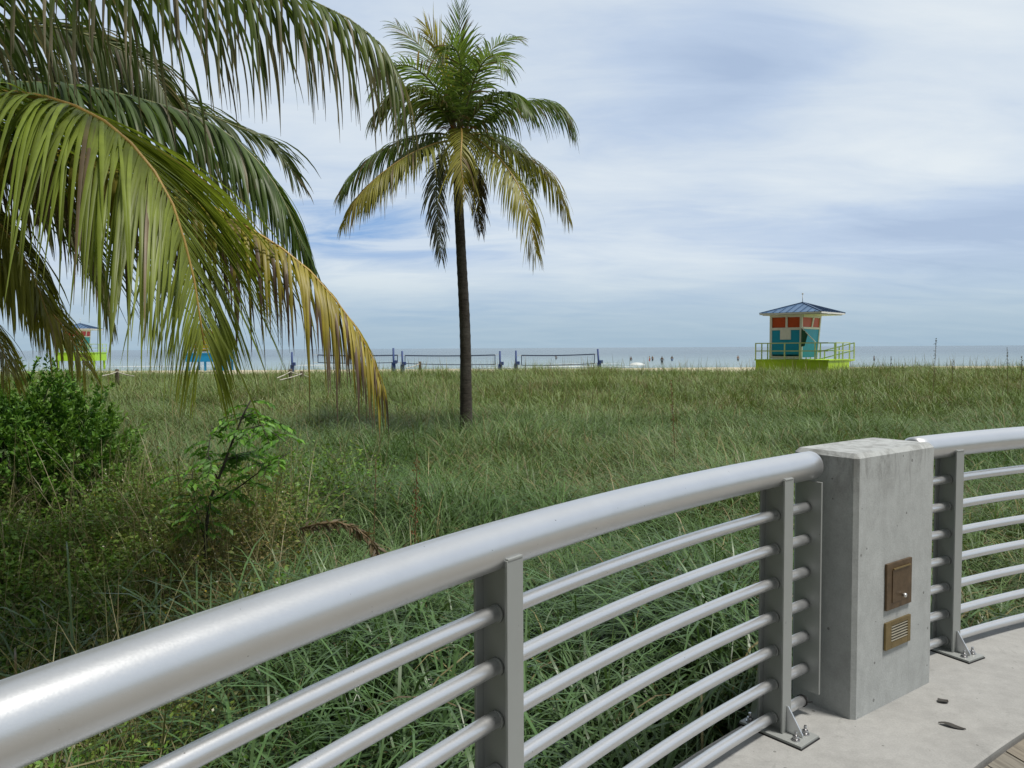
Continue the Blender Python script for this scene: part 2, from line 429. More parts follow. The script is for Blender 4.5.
SEA_Z = -1.33
xs = np.unique(np.concatenate([np.linspace(-300, 300, 61), np.geomspace(300, 30000, 14), -np.geomspace(300, 30000, 14)]))
ys = np.unique(np.concatenate([np.linspace(100, 400, 61), np.geomspace(400, 30000, 20)]))
GX, GY = np.meshgrid(xs, ys)
GZ = SEA_Z + np.interp(GY, [100, 110, 150, 400, 900], [0, .04, .1, .06, 0]) * np.sin(GY * 0.42 + 2.5 * vnoise(GX, GY, 40, 5)) * vnoise(GX, GY, 30, 4)
V = np.stack([GX, GY, GZ], -1).reshape(-1, 3); nx = len(xs); idx = np.arange(len(xs) * len(ys)).reshape(len(ys), nx)
F = np.stack([idx[:-1, :-1], idx[:-1, 1:], idx[1:, 1:], idx[1:, :-1]], -1).reshape(-1, 4)
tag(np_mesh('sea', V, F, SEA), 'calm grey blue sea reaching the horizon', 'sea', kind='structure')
# broken foam lines along the shore: low lumpy ridges
fv, ff = [], []
def foam_line(x0, x1, y, wid, hgt):
    n = max(6, int((x1 - x0) / 1.5)); xx = np.linspace(x0, x1, n)
    yy = y + 2.0 * (vnoise(xx, xx * 0 + y, 12, 8) - .5) ; k = np.sin(np.linspace(0, PI, n)) ** .5 * (0.5 + vnoise(xx, xx * 0 + y, 3, 9))
    b = len(fv)
    for i in range(n):
        w = wid * k[i] + .02; h = hgt * k[i] + .01
        for q, (dy, dz) in enumerate(((-1, -.05), (-.45, 1), (.45, .8), (1, -.05))):
            fv.append((xx[i], yy[i] + dy * w, SEA_Z + .03 + dz * h))
    for i in range(n - 1):
        for q in range(3): ff.append((b + i * 4 + q, b + i * 4 + q + 1, b + i * 4 + 5 + q, b + i * 4 + 4 + q))
for k in range(9):
    y = random.choice([111, 114, 118, 124, 131]) + random.uniform(-1, 1); x = random.uniform(-110, 90); L = random.uniform(5, 26)
    foam_line(x, x + L, y, random.uniform(.2, .45), random.uniform(.03, .09))
foam_line(18.6, 21.2, 122, .7, .38)
tag(np_mesh('sea_foam', fv, ff, FOAM), 'broken white foam lines where small waves reach the beach', 'foam', kind='stuff')

# ------------------------------------------------------------------ concrete ledge and boardwalk
A0, A1, NA = 60.0, 200.0, 141
angs = np.linspace(A0, A1, NA)
mb = MB()
prof = [(R_WOOD + .004, -.30), (R_WOOD + .004, -.006), (R_WOOD + .012, 0.0), (R_EDGE - .015, 0.0), (R_EDGE, -.015), (R_EDGE, -.9)]
rows = [[mb.bm.verts.new(P(r, a, z)) for r, z in prof] for a in angs]
for a, b in zip(rows, rows[1:]):
    for i in range(len(prof) - 1): mb.bm.faces.new((a[i], b[i], b[i + 1], a[i + 1]))
mb.bm.faces.new(rows[0]); mb.bm.faces.new(rows[-1][::-1])
tag(mb.build('ledge', CONC_LEDGE), 'pale curved concrete ledge that carries the railing', 'ledge', kind='structure')

# straight boards cut along the curve
bd = Vector((0.24, -0.97, 0)).normalized(); bn = Vector((bd.y, -bd.x, 0)); bn = -bn if bn.x < 0 else bn
bv, bf, bc = [], [], []
Sv = Vector((SX, SY, 0)); c0 = Sv.dot(bn)
w = 0.138; step = 0.144
ki = int(-R_WOOD / step)
for k in range(ki, -ki):
    u0 = k * step; u1 = u0 + w
    def lim(u, r): return math.sqrt(max(0.0, r * r - u * u))
    rr_ = R_WOOD - .012
    if abs(u0) > rr_ or abs(u1) > rr_: continue
    e0, e1 = lim(u0, rr_), lim(u1, rr_)
    jz = random.uniform(-.004, .002) - .012
    g = random.uniform(.75, 1.15); warm = random.uniform(-.02, .03)
    c = (0.225 * g + warm * .6, 0.21 * g + warm * .3, 0.18 * g)
    for (s0, s1) in ((0.0, 1.0),):
        a_ = -bd * e0; b_ = -bd * e1
        c2 = Sv + bn * u0 - bd * e0; d2 = Sv + bn * u1 - bd * e1
        f2 = Sv + bn * u0 + bd * min(e0, 2.0); g2 = Sv + bn * u1 + bd * min(e1, 2.0)
        b = len(bv)
        for z in (jz, -.05):
            for q in (c2, d2, g2, f2): bv.append((q.x, q.y, z))
        bf += [(b, b + 3, b + 2, b + 1), (b, b + 1, b + 5, b + 4), (b + 1, b + 2, b + 6, b + 5), (b + 2, b + 3, b + 7, b + 6), (b + 3, b, b + 4, b + 7)]
        bc += [c] * 8
o = np_mesh('boardwalk', bv, bf, WOOD, col=bc, smooth=False)
# grain runs along the boards: turn the mesh into a frame whose Y is the board direction
ang = math.atan2(-bd.x, bd.y)
o.data.transform(Matrix.Rotation(-ang, 4, 'Z')); o.rotation_euler = (0, 0, ang)
tag(o, 'weathered grey brown timber boardwalk beside the concrete ledge', 'boardwalk', kind='structure')

# ------------------------------------------------------------------ railing
def arc_pts(r, a0, a1, z, step=0.8):
    n = max(2, int(abs(a1 - a0) / step)); return [P(r, a0 + (a1 - a0) * i / n, z) for i in range(n + 1)]
ZR = 1.01; RT = 0.057
BAR_Z = [0.051 + 0.1322 * i for i in range(7)]

def build_post(parent, deg):
    R3 = frame_at(deg)
    base = P(7.60, deg, 0)
    L = lambda x, y, z: base + R3 @ Vector((x, y, z))
    m = MB()
    m.box(L(0, -.051, .014 + .4865), (.062, .008, .973), R3, .0015)                 # inner flange, its top in front of the pipe
    m.box(L(0, .048, .014 + .475), (.062, .008, .95), R3, .0015)                    # outer flange
    m.box(L(0, -.0015, .014 + .475), (.008, .0902, .95), R3)                        # web
    m.bar(L(-.028, -.052, .988), L(.028, -.052, .988), .009, .007, .002)             # weld bead
    post = m.build('post', ALU_FLAT, parent)
    m = MB(); m.box(L(0, -.02, .007), (.13, .262, .014), R3, .002); m.build('base_plate', ALU_FLAT, post)
    m = MB(); m.box(L(0, -.02, .0), (.134, .268, .012), R3); 
    for v in m.bm.verts: v.co.z += -.0005
    m.build('rubber_pad', RUBBER, post)
    for sgn in (-1, 1):
        m = MB()
        e = R3 @ Vector((1, 0, 0))
        y0 = -.0555 if sgn < 0 else .0525; y1 = -.122 if sgn < 0 else .103; h = .115 if sgn < 0 else .30
        m.poly([L(-.003, y0, .0145), L(-.003, y1, .0145), L(-.003, y1, .024), L(-.003, y0 + sgn * .006, h), L(-.003, y0, h)], .006, e)
        m.build('gusset', ALU, post)
        for sx_ in (-1, 1):
            m = MB(); c = L(sx_ * .034, -.112 if sgn < 0 else .083, .014)
            m.tube([c, c + Vector((0, 0, .004))], .016, 14)
            m.tube([c + Vector((0, 0, .0045)), c + Vector((0, 0, .0165))], .0115, 6)
            m.tube([c + Vector((0, 0, .017)), c + Vector((0, 0, .034))], .006, 8)
            m.build('anchor_bolt', STEEL, post)
    for z in BAR_Z:                                                                  # weld collars where the bars meet the web
        for sgn in (-1, 1):
            m = MB(); c = L(sgn * .004, 0, z); d = R3 @ Vector((sgn, 0, 0))
            m.tube([c, c + d * .007], [.0235, .0222], 14); m.build('weld_collar', ALU_FLAT, post)
    return post

def build_end_plate(parent, deg, x_off):
    R3 = frame_at(deg); base = P(7.60, deg, 0)
    m = MB(); m.box(base + R3 @ Vector((x_off, -.002, .52)), (.010, .112, .86), R3, .001)
    pl = m.build('end_plate', ALU_FLAT, parent)
    return pl

def build_rail(name, label, a_from, a_to, posts, end_plates):
    root = empty(name, P(7.60, (a_from + a_to) / 2, 0))
    inv = Matrix.Translation(-root.location)
    kids = []
    m = MB(); pts = arc_pts(RR, a_from, a_to, ZR, .5)
    d0 = (pts[0] - pts[1]).normalized(); d1 = (pts[-1] - pts[-2]).normalized()
    pts = [pts[0] + d0 * .012] + pts + [pts[-1] + d1 * .012]
    rr = [RT - .010] + [RT] * (len(pts) - 2) + [RT - .010]
    m.tube(pts, rr, 56); kids.append(m.build('top_rail', ALU, root))
    for z in BAR_Z:
        m = MB(); m.tube(arc_pts(RR, a_from + (.10 if a_from in end_plates else 0), a_to + (.20 if a_to > 128 else 0), z, .7), .0206, 20); kids.append(m.build('bar', ALU, root))
    for a in posts: kids.append(build_post(root, a))
    for a in end_plates: 
        e = build_end_plate(root, a, 0); kids.append(e)
    m = None
    # geometry was built in world space: shift it under the root
    def shift(o):
        o.data.transform(inv)
        for c in o.children: shift(c)
    for k in kids: shift(k)
    tag(root, label, 'railing', 'curved aluminium railing sections')
    return root
rail_l = build_rail('railing', 'long curved silver pipe railing sweeping left in front of the grass', 176.0, 128.15, [175.2, 164.0, 152.8, 141.40, 130.05], [128.28])
rail_r = build_rail('railing', 'short stretch of silver pipe railing right of the concrete pillar', 122.12, 96.0, [119.90, 109.5, 99.2], [122.12])
# black strap round the lowest bar by the pillar
m = MB(); c = P(RR, 128.46, BAR_Z[0]); t = frame_at(128.46) @ Vector((1, 0, 0))
m.tube([c - t * .004, c + t * .004], .0245, 18)
o_ = frame_at(128.46) @ Vector((0, -1, 0)); m.bar(c + o_ * .022, c + o_ * .04 + t * .012 + Vector((0, 0, .006)), .006, .003)
tag(m.build('cable_tie', RUBBER), 'black cable tie round the lowest bar beside the pillar', 'cable tie')

# ------------------------------------------------------------------ concrete pillar
PA = 125.363; PR0 = 7.43
R3 = frame_at(PA); pb = P(PR0, PA, 0)
pill = empty('concrete_pillar', pb, 0)
a_ = math.radians(PA)
pill.rotation_euler = (0, 0, math.atan2(R3[1][0], R3[0][0]))
W, D, Ht = .614, .29, 1.066
bm_ = bmesh.new(); bmesh.ops.create_cube(bm_, size=1)
for v in bm_.verts: v.co = Vector((v.co.x * W, v.co.y * D + D / 2, v.co.z * Ht + Ht / 2 - .0))
vert_e = [e for e in bm_.edges if abs(e.verts[0].co.z - e.verts[1].co.z) > .5]
bmesh.ops.bevel(bm_, geom=vert_e, offset=.016, segments=1, affect='EDGES')
top_e = [e for e in bm_.edges if all(v.co.z > Ht - .001 for v in e.verts)]
bmesh.ops.bevel(bm_, geom=top_e, offset=.018, segments=1, affect='EDGES')
# slightly irregular cast faces
bmesh.ops.subdivide_edges(bm_, edges=[e for e in bm_.edges if e.calc_length() > .25], cuts=7, use_grid_fill=True)
for v in bm_.verts:
    k = vnoise(np.array([v.co.x + v.co.y * 3]), np.array([v.co.z * 1.0]), .18, 3)[0] - .5
    if v.co.z > .01: v.co += Vector((v.co.x, v.co.y - D / 2, 0)).normalized() * k * .004
me = bpy.data.meshes.new('shaft'); bm_.to_mesh(me); bm_.free()
link_mesh('shaft', me, CONC_PILLAR, pill)
# local frame of the pillar: X right along the face, -Y towards the viewer
def fbox(m, x0, x1, z0, z1, y0, y1, bev=0.002):
    m.box(((x0 + x1) / 2, (y0 + y1) / 2, (z0 + z1) / 2), (x1 - x0, y1 - y0, z1 - z0), None, bev); return m
xo = .006
bx0, bx1 = -.100 + xo, .098 + xo
m = MB(); fbox(m, bx0, bx1, .402, .596, -.011, -.0005); cov = m.build('outlet_cover', BRONZE, pill)
m = MB(); fbox(m, bx0 + .040, bx1 - .024, .430, .566, -.0138, -.0105, .001); lid = m.build('lid', BRONZE, cov)
m = MB(); fbox(m, bx0 + .044, bx1 - .020, .567, .573, -.0185, -.0105, .002); m.build('hinge', BRASS, cov)
m = MB(); m.tube([(.016 + xo, -.0165, .452), (.016 + xo, -.024, .452), (.016 + xo, -.030, .452), (.016 + xo, -.032, .452)], [.006, .009, .0085, .004], 14); m.build('knob', ALU, cov)
m = MB()
fbox(m, bx0, bx0 + .044, .236, .350, -.010, -.0005, .0015); fbox(m, bx1 - .024, bx1, .236, .350, -.010, -.0005, .0015)
fbox(m, bx0 + .0442, bx1 - .0242, .236, .262, -.0098, -.0005, .001); fbox(m, bx0 + .0442, bx1 - .0242, .332, .350, -.0098, -.0005, .001)
vent = m.build('vent_grille', BRASS, pill)
m = MB(); fbox(m, bx0 + .043, bx1 - .023, .260, .334, -.002, -.0008, 0); m.build('backing', RUBBER, vent)
for i in range(6):
    m = MB(); z = .2675 + i * .0117
    m.box(((bx0 + bx1) / 2 + .01, -.0065, z), (bx1 - bx0 - .069, .008, .0035), Matrix.Rotation(math.radians(35), 3, 'X')); m.build('louvre', LOUVRE, vent)
tag(pill, 'square grey concrete pillar with bronze outlet cover between the railing sections', 'pillar')

# two dark leaves lying on the ledge
LEAFDARK = mat_paint('rotted leaf', (0.035, 0.033, 0.028), 0.7, 0.3, 40)
def dead_leaf(loc, L, W_, rz, label):
    v = []; n = 9
    for i in range(n):
        t = i / (n - 1); w_ = W_ * math.sin(PI * min(1, max(0, t))) ** .8 + .0004
        for s_ in (-1, 0, 1): v.append((L * (t - .5), s_ * w_ / 2, .002 + .004 * abs(s_) + .003 * math.sin(t * 6)))
    f = []
    for i in range(n - 1):
        for q in (0, 1): f.append((i * 3 + q, i * 3 + 3 + q, i * 3 + 4 + q, i * 3 + 1 + q))
    o = np_mesh('fallen_leaf', v, f, LEAFDARK); o.location = loc; o.rotation_euler = (0, 0, rz)
    tag(o, label, 'leaf', 'dark leaves lying on the concrete ledge')
dead_leaf((1.797, 3.149, .0015), .052, .040, .3, 'small rounded dark leaf on the ledge nearer the pillar')
dead_leaf((1.714, 2.938, .0015), .095, .030, -.6, 'long pointed dark leaf on the ledge nearer the timber boards')

# ------------------------------------------------------------------ grass
def ribbons(root, az, L, tilt, droop, wid, nseg, col0, col1, twist=None, power=1.4, tws=.5):
    """curved tapering blades; returns V, F, C"""
    n = len(L); t = np.linspace(0, 1, nseg + 1)
    th = tilt[:, None] + droop[:, None] * t[None] ** power
    ds = L[:, None] / nseg
    thm = (th[:, :-1] + th[:, 1:]) / 2
    h = np.concatenate([np.zeros((n, 1)), np.cumsum(np.sin(thm) * ds, 1)], 1)
    z = np.concatenate([np.zeros((n, 1)), np.cumsum(np.cos(thm) * ds, 1)], 1)
    ca, sa = np.cos(az)[:, None], np.sin(az)[:, None]
    pos = np.stack([root[:, 0:1] + h * ca, root[:, 1:2] + h * sa, root[:, 2:3] + z], -1)
    tw = (rng.normal(0, tws, n) if twist is None else twist)
    wx = np.stack([-np.sin(az + tw), np.cos(az + tw), 0 * az], -1)
    w_ = wid[:, None] * np.clip(np.interp(t, [0, .25, .6, .85, 1], [.6, 1, .9, .5, .06]), 0, 1)[None] / 2
    Lf = pos - wx[:, None, :] * w_[..., None]; Rt = pos + wx[:, None, :] * w_[..., None]
    V = np.stack([Lf, Rt], 2).reshape(-1, 3)
    b = (np.arange(n) * (nseg + 1) * 2)[:, None] + (np.arange(nseg) * 2)[None]
    F = np.stack([b, b + 1, b + 3, b + 2], -1).reshape(-1, 4)
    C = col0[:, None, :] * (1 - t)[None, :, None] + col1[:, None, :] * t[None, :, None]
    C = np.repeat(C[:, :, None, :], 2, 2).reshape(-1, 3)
    return V, F, C

def scatter(n, y0, y1, margin, spread, per):
    nc = n // per
    y = np.sqrt(rng.random(nc) * ((y1 + margin) ** 2 - (y0 + margin) ** 2) + (y0 + margin) ** 2) - margin
    x = (rng.random(nc) * 2 - 1) * (y * 0.72 + margin)
    cx_ = np.repeat(x, per); cy_ = np.repeat(y, per)
    ox = rng.normal(0, spread, nc * per); oy = rng.normal(0, spread, nc * per)
    return cx_ + ox, cy_ + oy, ox, oy, np.repeat(np.arange(nc), per)

def lerp(a, b, t): return a[None] * (1 - t[:, None]) + b[None] * t[:, None]
A = lambda *c: np.array(c)
GREEN_N, GREEN_B, OLIVE, STRAW, BROWN = A(.048, .100, .022), A(.080, .132, .045), A(.128, .172, .050), A(.27, .24, .11), A(.12, .085, .045)

def grass_field(n, y0, y1, margin, spread, per, Lr, wr, nseg, dry, tiltm, droopm, power=1.4, cool=0.0):
    x, y, ox, oy, cid = scatter(n, y0, y1, margin, spread, per)
    cover = sstep(-.35, -1.5, x + (y - 3) * .22 + 1.6 * (vnoise(x, y, 1.0, 31) - .5)) * sstep(7.8, 6.0, y)     # weeds take over on the left
    thin = rng.random(len(x)) < (1 - .90 * cover)
    ok = (rS(x, y) > R_EDGE + .05) & thin
    x, y, ox, oy, cid = x[ok], y[ok], ox[ok], oy[ok], cid[ok]; m_ = len(x)
    crnd = rng.random(cid.max() + 1); ckind = rng.random(cid.max() + 1)
    tall = (.55 + .75 * vnoise(x, y, 1.1, 6)) * (.7 + .6 * crnd[cid])
    L = rng.uniform(*Lr, m_) * tall
    flow = (vnoise(x, y, 1.7, 7) * 2 - 1) * 2.6 + 2.6
    az = np.arctan2(oy, ox) * .0 + np.where(rng.random(m_) < .55, np.arctan2(oy + 1e-6, ox), flow + rng.normal(0, .7, m_))
    tilt = np.abs(rng.normal(tiltm, .22, m_)); droop = np.clip(rng.normal(droopm, .55, m_), .1, 3.0)
    pa = sstep(.3, .7, vnoise(x, y, 2.6, 11) * .65 + vnoise(x, y, .9, 12) * .35)
    pb_ = sstep(.42, .72, vnoise(x, y, 3.4, 13))
    c = lerp(GREEN_N, GREEN_B, pa); far = sstep(9, 30, y)
    k = np.clip(.22 * pb_ + .62 * far, 0, 1)[:, None]; c = c * (1 - k) + OLIVE[None] * k
    c = c * (1 - cool) + A(.055, .115, .048)[None] * cool
    c = c * (1 + .16 * sstep(4.5, 9, y))[:, None]
    c = c * (.72 + .6 * rng.random((m_, 1))) * (.85 + .3 * crnd[cid])[:, None]
    d = rng.random(m_) < dry * (1 + 1.5 * pb_)
    c[d] = lerp(STRAW, BROWN, rng.random(d.sum()))
    reach = L * .75; ex, ey = x + np.cos(az) * reach, y + np.sin(az) * reach          # none lies over the ledge
    ok = (rS(ex, ey) > R_EDGE + .02) & (rS(x + np.cos(az) * reach * .5, y + np.sin(az) * reach * .5) > R_EDGE + .02)
    x, y, az, L, tilt, droop, c = x[ok], y[ok], az[ok], L[ok], tilt[ok], droop[ok], c[ok]; m_ = len(x)
    root = np.stack([x, y, gz(x, y) - .01], -1)
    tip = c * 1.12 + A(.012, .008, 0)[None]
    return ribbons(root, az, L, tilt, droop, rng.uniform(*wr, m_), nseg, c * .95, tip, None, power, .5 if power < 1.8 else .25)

def merge(parts):
    Vs, Fs, Cs, o_ = [], [], [], 0
    for v, f, c in parts: Vs.append(v); Fs.append(f + o_); Cs.append(c); o_ += len(v)
    return np.concatenate(Vs), np.concatenate(Fs), np.concatenate(Cs)

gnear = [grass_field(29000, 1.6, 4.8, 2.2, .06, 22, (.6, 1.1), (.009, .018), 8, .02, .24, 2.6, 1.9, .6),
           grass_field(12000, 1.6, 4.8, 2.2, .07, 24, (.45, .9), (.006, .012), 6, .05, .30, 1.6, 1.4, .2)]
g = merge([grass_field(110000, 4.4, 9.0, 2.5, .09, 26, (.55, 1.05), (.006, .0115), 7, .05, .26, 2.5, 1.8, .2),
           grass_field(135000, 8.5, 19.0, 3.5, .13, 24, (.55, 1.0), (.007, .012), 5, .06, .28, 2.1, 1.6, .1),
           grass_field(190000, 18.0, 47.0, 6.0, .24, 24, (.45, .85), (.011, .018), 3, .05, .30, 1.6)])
# thin flowering culms standing above the leaves, and straw-coloured dead tufts
n_ = 900; yy = np.sqrt(rng.random(n_)) * 38 + 8; xx = (rng.random(n_) * 2 - 1) * (yy * .72 + 3)
cu = ribbons(np.stack([xx, yy, gz(xx, yy)], -1), rng.uniform(0, 6.28, n_), rng.uniform(.9, 1.35, n_), np.abs(rng.normal(.08, .1, n_)), rng.uniform(.1, .9, n_), .004 + .00035 * yy, 5,
             lerp(A(.12, .13, .05), A(.2, .17, .08), rng.random(n_)), lerp(A(.20, .16, .07), A(.34, .28, .15), rng.random(n_)), None, 3.0)
n_ = 5200; ci = rng.integers(0, 70, n_); cyy = np.sqrt(rng.random(70)) * 26 + 4.5; cxx = (rng.random(70) * 2 - 1) * (cyy * .7 + 1)
cyy = cyy + 2.0; xx = cxx[ci] + rng.normal(0, .16, n_); yy = cyy[ci] + rng.normal(0, .16, n_)
dt = ribbons(np.stack([xx, yy, gz(xx, yy)], -1), rng.uniform(0, 6.28, n_), rng.uniform(.45, .85, n_), np.abs(rng.normal(.4, .2, n_)), rng.uniform(1, 2.6, n_), rng.uniform(.005, .010, n_), 5,
             lerp(A(.13, .10, .05), A(.22, .18, .09), rng.random(n_)), lerp(A(.2, .16, .08), A(.30, .25, .13), rng.random(n_)))
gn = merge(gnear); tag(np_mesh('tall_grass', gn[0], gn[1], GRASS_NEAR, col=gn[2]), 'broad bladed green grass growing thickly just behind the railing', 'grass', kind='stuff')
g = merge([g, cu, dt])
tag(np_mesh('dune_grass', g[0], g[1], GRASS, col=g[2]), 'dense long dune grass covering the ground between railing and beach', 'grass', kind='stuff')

# ------------------------------------------------------------------ small leaves (weeds, bush, sapling)
def leaves(pos, dirv, L, Wd, col, fold=.25):
    """diamond leaves, 2 quads folded along the midrib"""
    n = len(pos); dirv = dirv / np.linalg.norm(dirv, axis=1, keepdims=True)
    r = rng.normal(0, 1, (n, 3)); r[:, 2] *= .35; s_ = np.cross(dirv, np.array([0, 0, 1.0]) + .6 * r); s_ /= np.linalg.norm(s_, axis=1, keepdims=True) + 1e-9
    u_ = np.cross(s_, dirv)
    p0 = pos; p3 = pos + dirv * L[:, None] - u_ * (.12 * L)[:, None]
    q = pos + dirv * (.5 * L)[:, None]
    a1 = q - s_ * (Wd / 2)[:, None] + u_ * (fold * Wd / 2)[:, None]; b1 = q + s_ * (Wd / 2)[:, None] + u_ * (fold * Wd / 2)[:, None]
    V = np.stack([p0, a1, q, b1, p3], 1).reshape(-1, 3)
    b = (np.arange(n) * 5)[:, None]
    F = np.concatenate([b + np.array([[0, 2, 1]]), b + np.array([[1, 2, 4]]), b + np.array([[0, 3, 2]]), b + np.array([[3, 4, 2]])], 0)
    return V, F, np.repeat(col, 5, 0)

# low weeds left, between the railing and the bush
n = 36000
x = rng.uniform(-6.5, .3, n); y = rng.uniform(1.6, 8.0, n)
cov = sstep(-.1, -1.5, x + (y - 3) * .22 + 1.6 * (vnoise(x, y, 1.0, 31) - .5))
ok = (rng.random(n) < cov) & (rS(x, y) > R_EDGE + .06) & (np.abs(x) < y * .75 + 1.6)
x, y = x[ok], y[ok]; n = len(x)
nst = n
hgt = (.22 + .55 * vnoise(x, y, .8, 33)) * (.8 + .5 * rng.random(n)) + .30 * sstep(4, 6.5, y)
kind = vnoise(x, y, 1.3, 35) + .25 * rng.random(n)
per = 9
X2 = np.repeat(x, per) + rng.normal(0, .045, n * per); Y2 = np.repeat(y, per) + rng.normal(0, .045, n * per)
tt = rng.random(n * per) ** .6; Z2 = np.repeat(gz(x, y), per) + np.repeat(hgt, per) * tt
kd = np.repeat(kind, per)
ca = lerp(A(.075, .185, .024), A(.155, .235, .038), rng.random(n * per)); cb = lerp(A(.16, .155, .042), A(.22, .15, .065), rng.random(n * per))
k = (sstep(.55, .85, kd) * sstep(2.6, 4.0, Y2))[:, None]; cc = ca * (1 - k) + cb * k
cc *= (.65 + .7 * rng.random((n * per, 1)))
dv = rng.normal(0, 1, (n * per, 3)); dv[:, 2] = np.abs(dv[:, 2]) * .5 + .15
sz = np.where(kd > .7, .028, .046) * rng.uniform(.6, 1.3, n * per)
lv = leaves(np.stack([X2, Y2, Z2], -1), dv, sz, sz * .5, cc)
# tiny pale flowers
nf = 900; fi = rng.integers(0, n, nf)
fp = np.stack([x[fi], y[fi], gz(x[fi], y[fi]) + hgt[fi] * 1.02], -1)
fd = rng.normal(0, .4, (nf, 3)); fd[:, 2] = 1
fl = leaves(fp, fd, np.full(nf, .014), np.full(nf, .013), lerp(A(.75, .72, .6), A(.75, .55, .06), (rng.random(nf) < .25).astype(float)))
# thin stems
stn = 4200; si = rng.integers(0, n, stn)
lv = merge([lv, fl])
tag(np_mesh('ground_cover', lv[0], lv[1], LEAF, col=lv[2]), 'low leafy green and brownish weeds left of the grass', 'weeds', kind='stuff')
si = rng.integers(0, n, 9500); m_ = len(si)
rt = np.stack([x[si], y[si], gz(x[si], y[si])], -1)
st = ribbons(rt, rng.uniform(0, 6.28, m_), hgt[si] * rng.uniform(.9, 1.9, m_), np.abs(rng.normal(.15, .15, m_)), np.abs(rng.normal(.9, .7, m_)), rng.uniform(.003, .007, m_), 5, lerp(A(.06, .08, .025), A(.16, .12, .06), rng.random(m_)), lerp(A(.11, .14, .045), A(.38, .32, .19), rng.random(m_)))
tag(np_mesh('weed_stems', st[0], st[1], GRASS, col=st[2]), 'thin wiry stems standing up among the low weeds', 'weeds', kind='stuff')

# ------------------------------------------------------------------ bush
def frac(p): return Vector(p)
bc = at(22, 420, 7.4); bush = empty('bush', (bc[0], bc[1], float(gz(bc[0], bc[1]))))
B0 = np.array(bush.location)
tips = []
nt_ = 1250
dirs = rng.normal(0, 1, (nt_ * 3, 3)); dirs /= np.linalg.norm(dirs, axis=1, keepdims=True); dirs = dirs[dirs[:, 2] > -.75][:nt_]
lump = .78 + .42 * vnoise(dirs[:, 0] * 2 + dirs[:, 2], dirs[:, 1] * 2 - dirs[:, 2], .45, 51)
rad = lump * rng.uniform(.3, 1.0, len(dirs)) ** .5
ctr = np.array([0, 0, .82])
tip = ctr + dirs * rad[:, None] * np.array([1.17, 1.05, .97])
tip = tip[tip[:, 2] > .05]
m = MB()
for q in tip[::16]:
    a = Vector((random.uniform(-.2, .2), random.uniform(-.2, .2), 0)); b = Vector(q); mid = a.lerp(b, .5) + Vector((0, 0, .12))
    m.tube([a, mid, b], [.014, .009, .003], 6)
m.build('stem', STEM, bush)
per = 36
n = len(tip)
out = tip - ctr; out /= np.linalg.norm(out, axis=1, keepdims=True); out[:, 2] += .55; out += rng.normal(0, .28, out.shape); out /= np.linalg.norm(out, axis=1, keepdims=True)
tl = rng.uniform(.20, .42, n)
tt = np.tile(np.linspace(0, 1, per), n)
ti = np.repeat(np.arange(n), per)
base = tip[ti] + out[ti] * (tl[ti] * (tt - .6))[:, None] + rng.normal(0, .008, (n * per, 3))
side = rng.normal(0, 1, (n * per, 3)); dv = out[ti] * .75 + side * .55; dv[:, 2] += .2
sz = rng.uniform(.055, .095, n * per) * (1 - .35 * tt)
cc = lerp(A(.045, .135, .020), A(.12, .24, .036), rng.random(n * per)) * (.75 + .5 * rng.random((n * per, 1)))
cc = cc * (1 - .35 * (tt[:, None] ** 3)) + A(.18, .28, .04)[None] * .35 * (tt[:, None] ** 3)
lv = leaves(base, dv, sz, sz * .46, cc)
np_mesh('foliage', lv[0], lv[1], LEAF, bush, col=lv[2])
tag(bush, 'rounded dark green bush under the palm fronds at left', 'bush')

# ------------------------------------------------------------------ sapling
sb = at(200, 560, 5.4); sap = empty('sapling', (sb[0], sb[1], float(gz(sb[0], sb[1]))))
B0 = np.array(sap.location)
def loc(px, py, Y=5.4): return Vector(at(px, py, Y) - B0)
z0 = Vector((0, 0, 0))
stems = [([z0, loc(206, 530), loc(210, 500), loc(222, 470), loc(233, 440), loc(243, 415), loc(252, 398)], .014, 1.0),
         ([loc(212, 500), loc(235, 490, 5.3), loc(262, 470, 5.2), loc(290, 452, 5.15)], .007, .9),
         ([loc(218, 480), loc(208, 455, 5.5), loc(212, 425, 5.6)], .006, .8),
         ([loc(236, 432), loc(262, 425, 5.2), loc(283, 440, 5.1)], .006, .8),
         ([loc(240, 420), loc(255, 412, 5.6), loc(275, 425, 5.7)], .005, .8),
         ([loc(205, 540), loc(196, 510, 5.5), loc(192, 470, 5.5)], .007, .7),
         ([loc(225, 460), loc(240, 455, 5.6), loc(262, 450, 5.8)], .005, .8)]
m = MB()
lp, ld, ls, lc = [], [], [], []
for pts, r_, dens in stems:
    m.tube(pts, list(np.linspace(r_, r_ * .35, len(pts))), 7)
    npin = 11 if pts[0] != z0 else 20
    for k in range(npin):
        t_ = .2 + .8 * (k + random.random() * .5) / npin; f_ = t_ * (len(pts) - 1); i = min(int(f_), len(pts) - 2); q = pts[i].lerp(pts[i + 1], f_ - i)
        az = random.uniform(0, 6.28); L = random.uniform(.14, .25)
        d = Vector((math.cos(az), math.sin(az) * .9, random.uniform(-.1, .35))).normalized()
        prev = q; pr = [q]
        for j in range(8):
            d = (d + Vector((0, 0, -.10))).normalized(); prev = prev + d * L / 8; pr.append(prev)
            s_ = d.cross(Vector((0, 0, 1))).normalized()
            for sg in (-1, 1):
                lp.append(prev); ld.append(d * .55 + s_ * sg * .8 + Vector((0, 0, -.25))); ls.append(random.uniform(.045, .075))
                g_ = random.random(); lc.append((.065 + .12 * g_ * g_, .17 + .22 * g_ * g_, .02 + .025 * g_))
        m.tube(pr, .0022, 4)
m.build('stem', STEM, sap)
lv = leaves(np.array(lp), np.array(ld), np.array(ls), np.array(ls) * .42, np.array(lc))
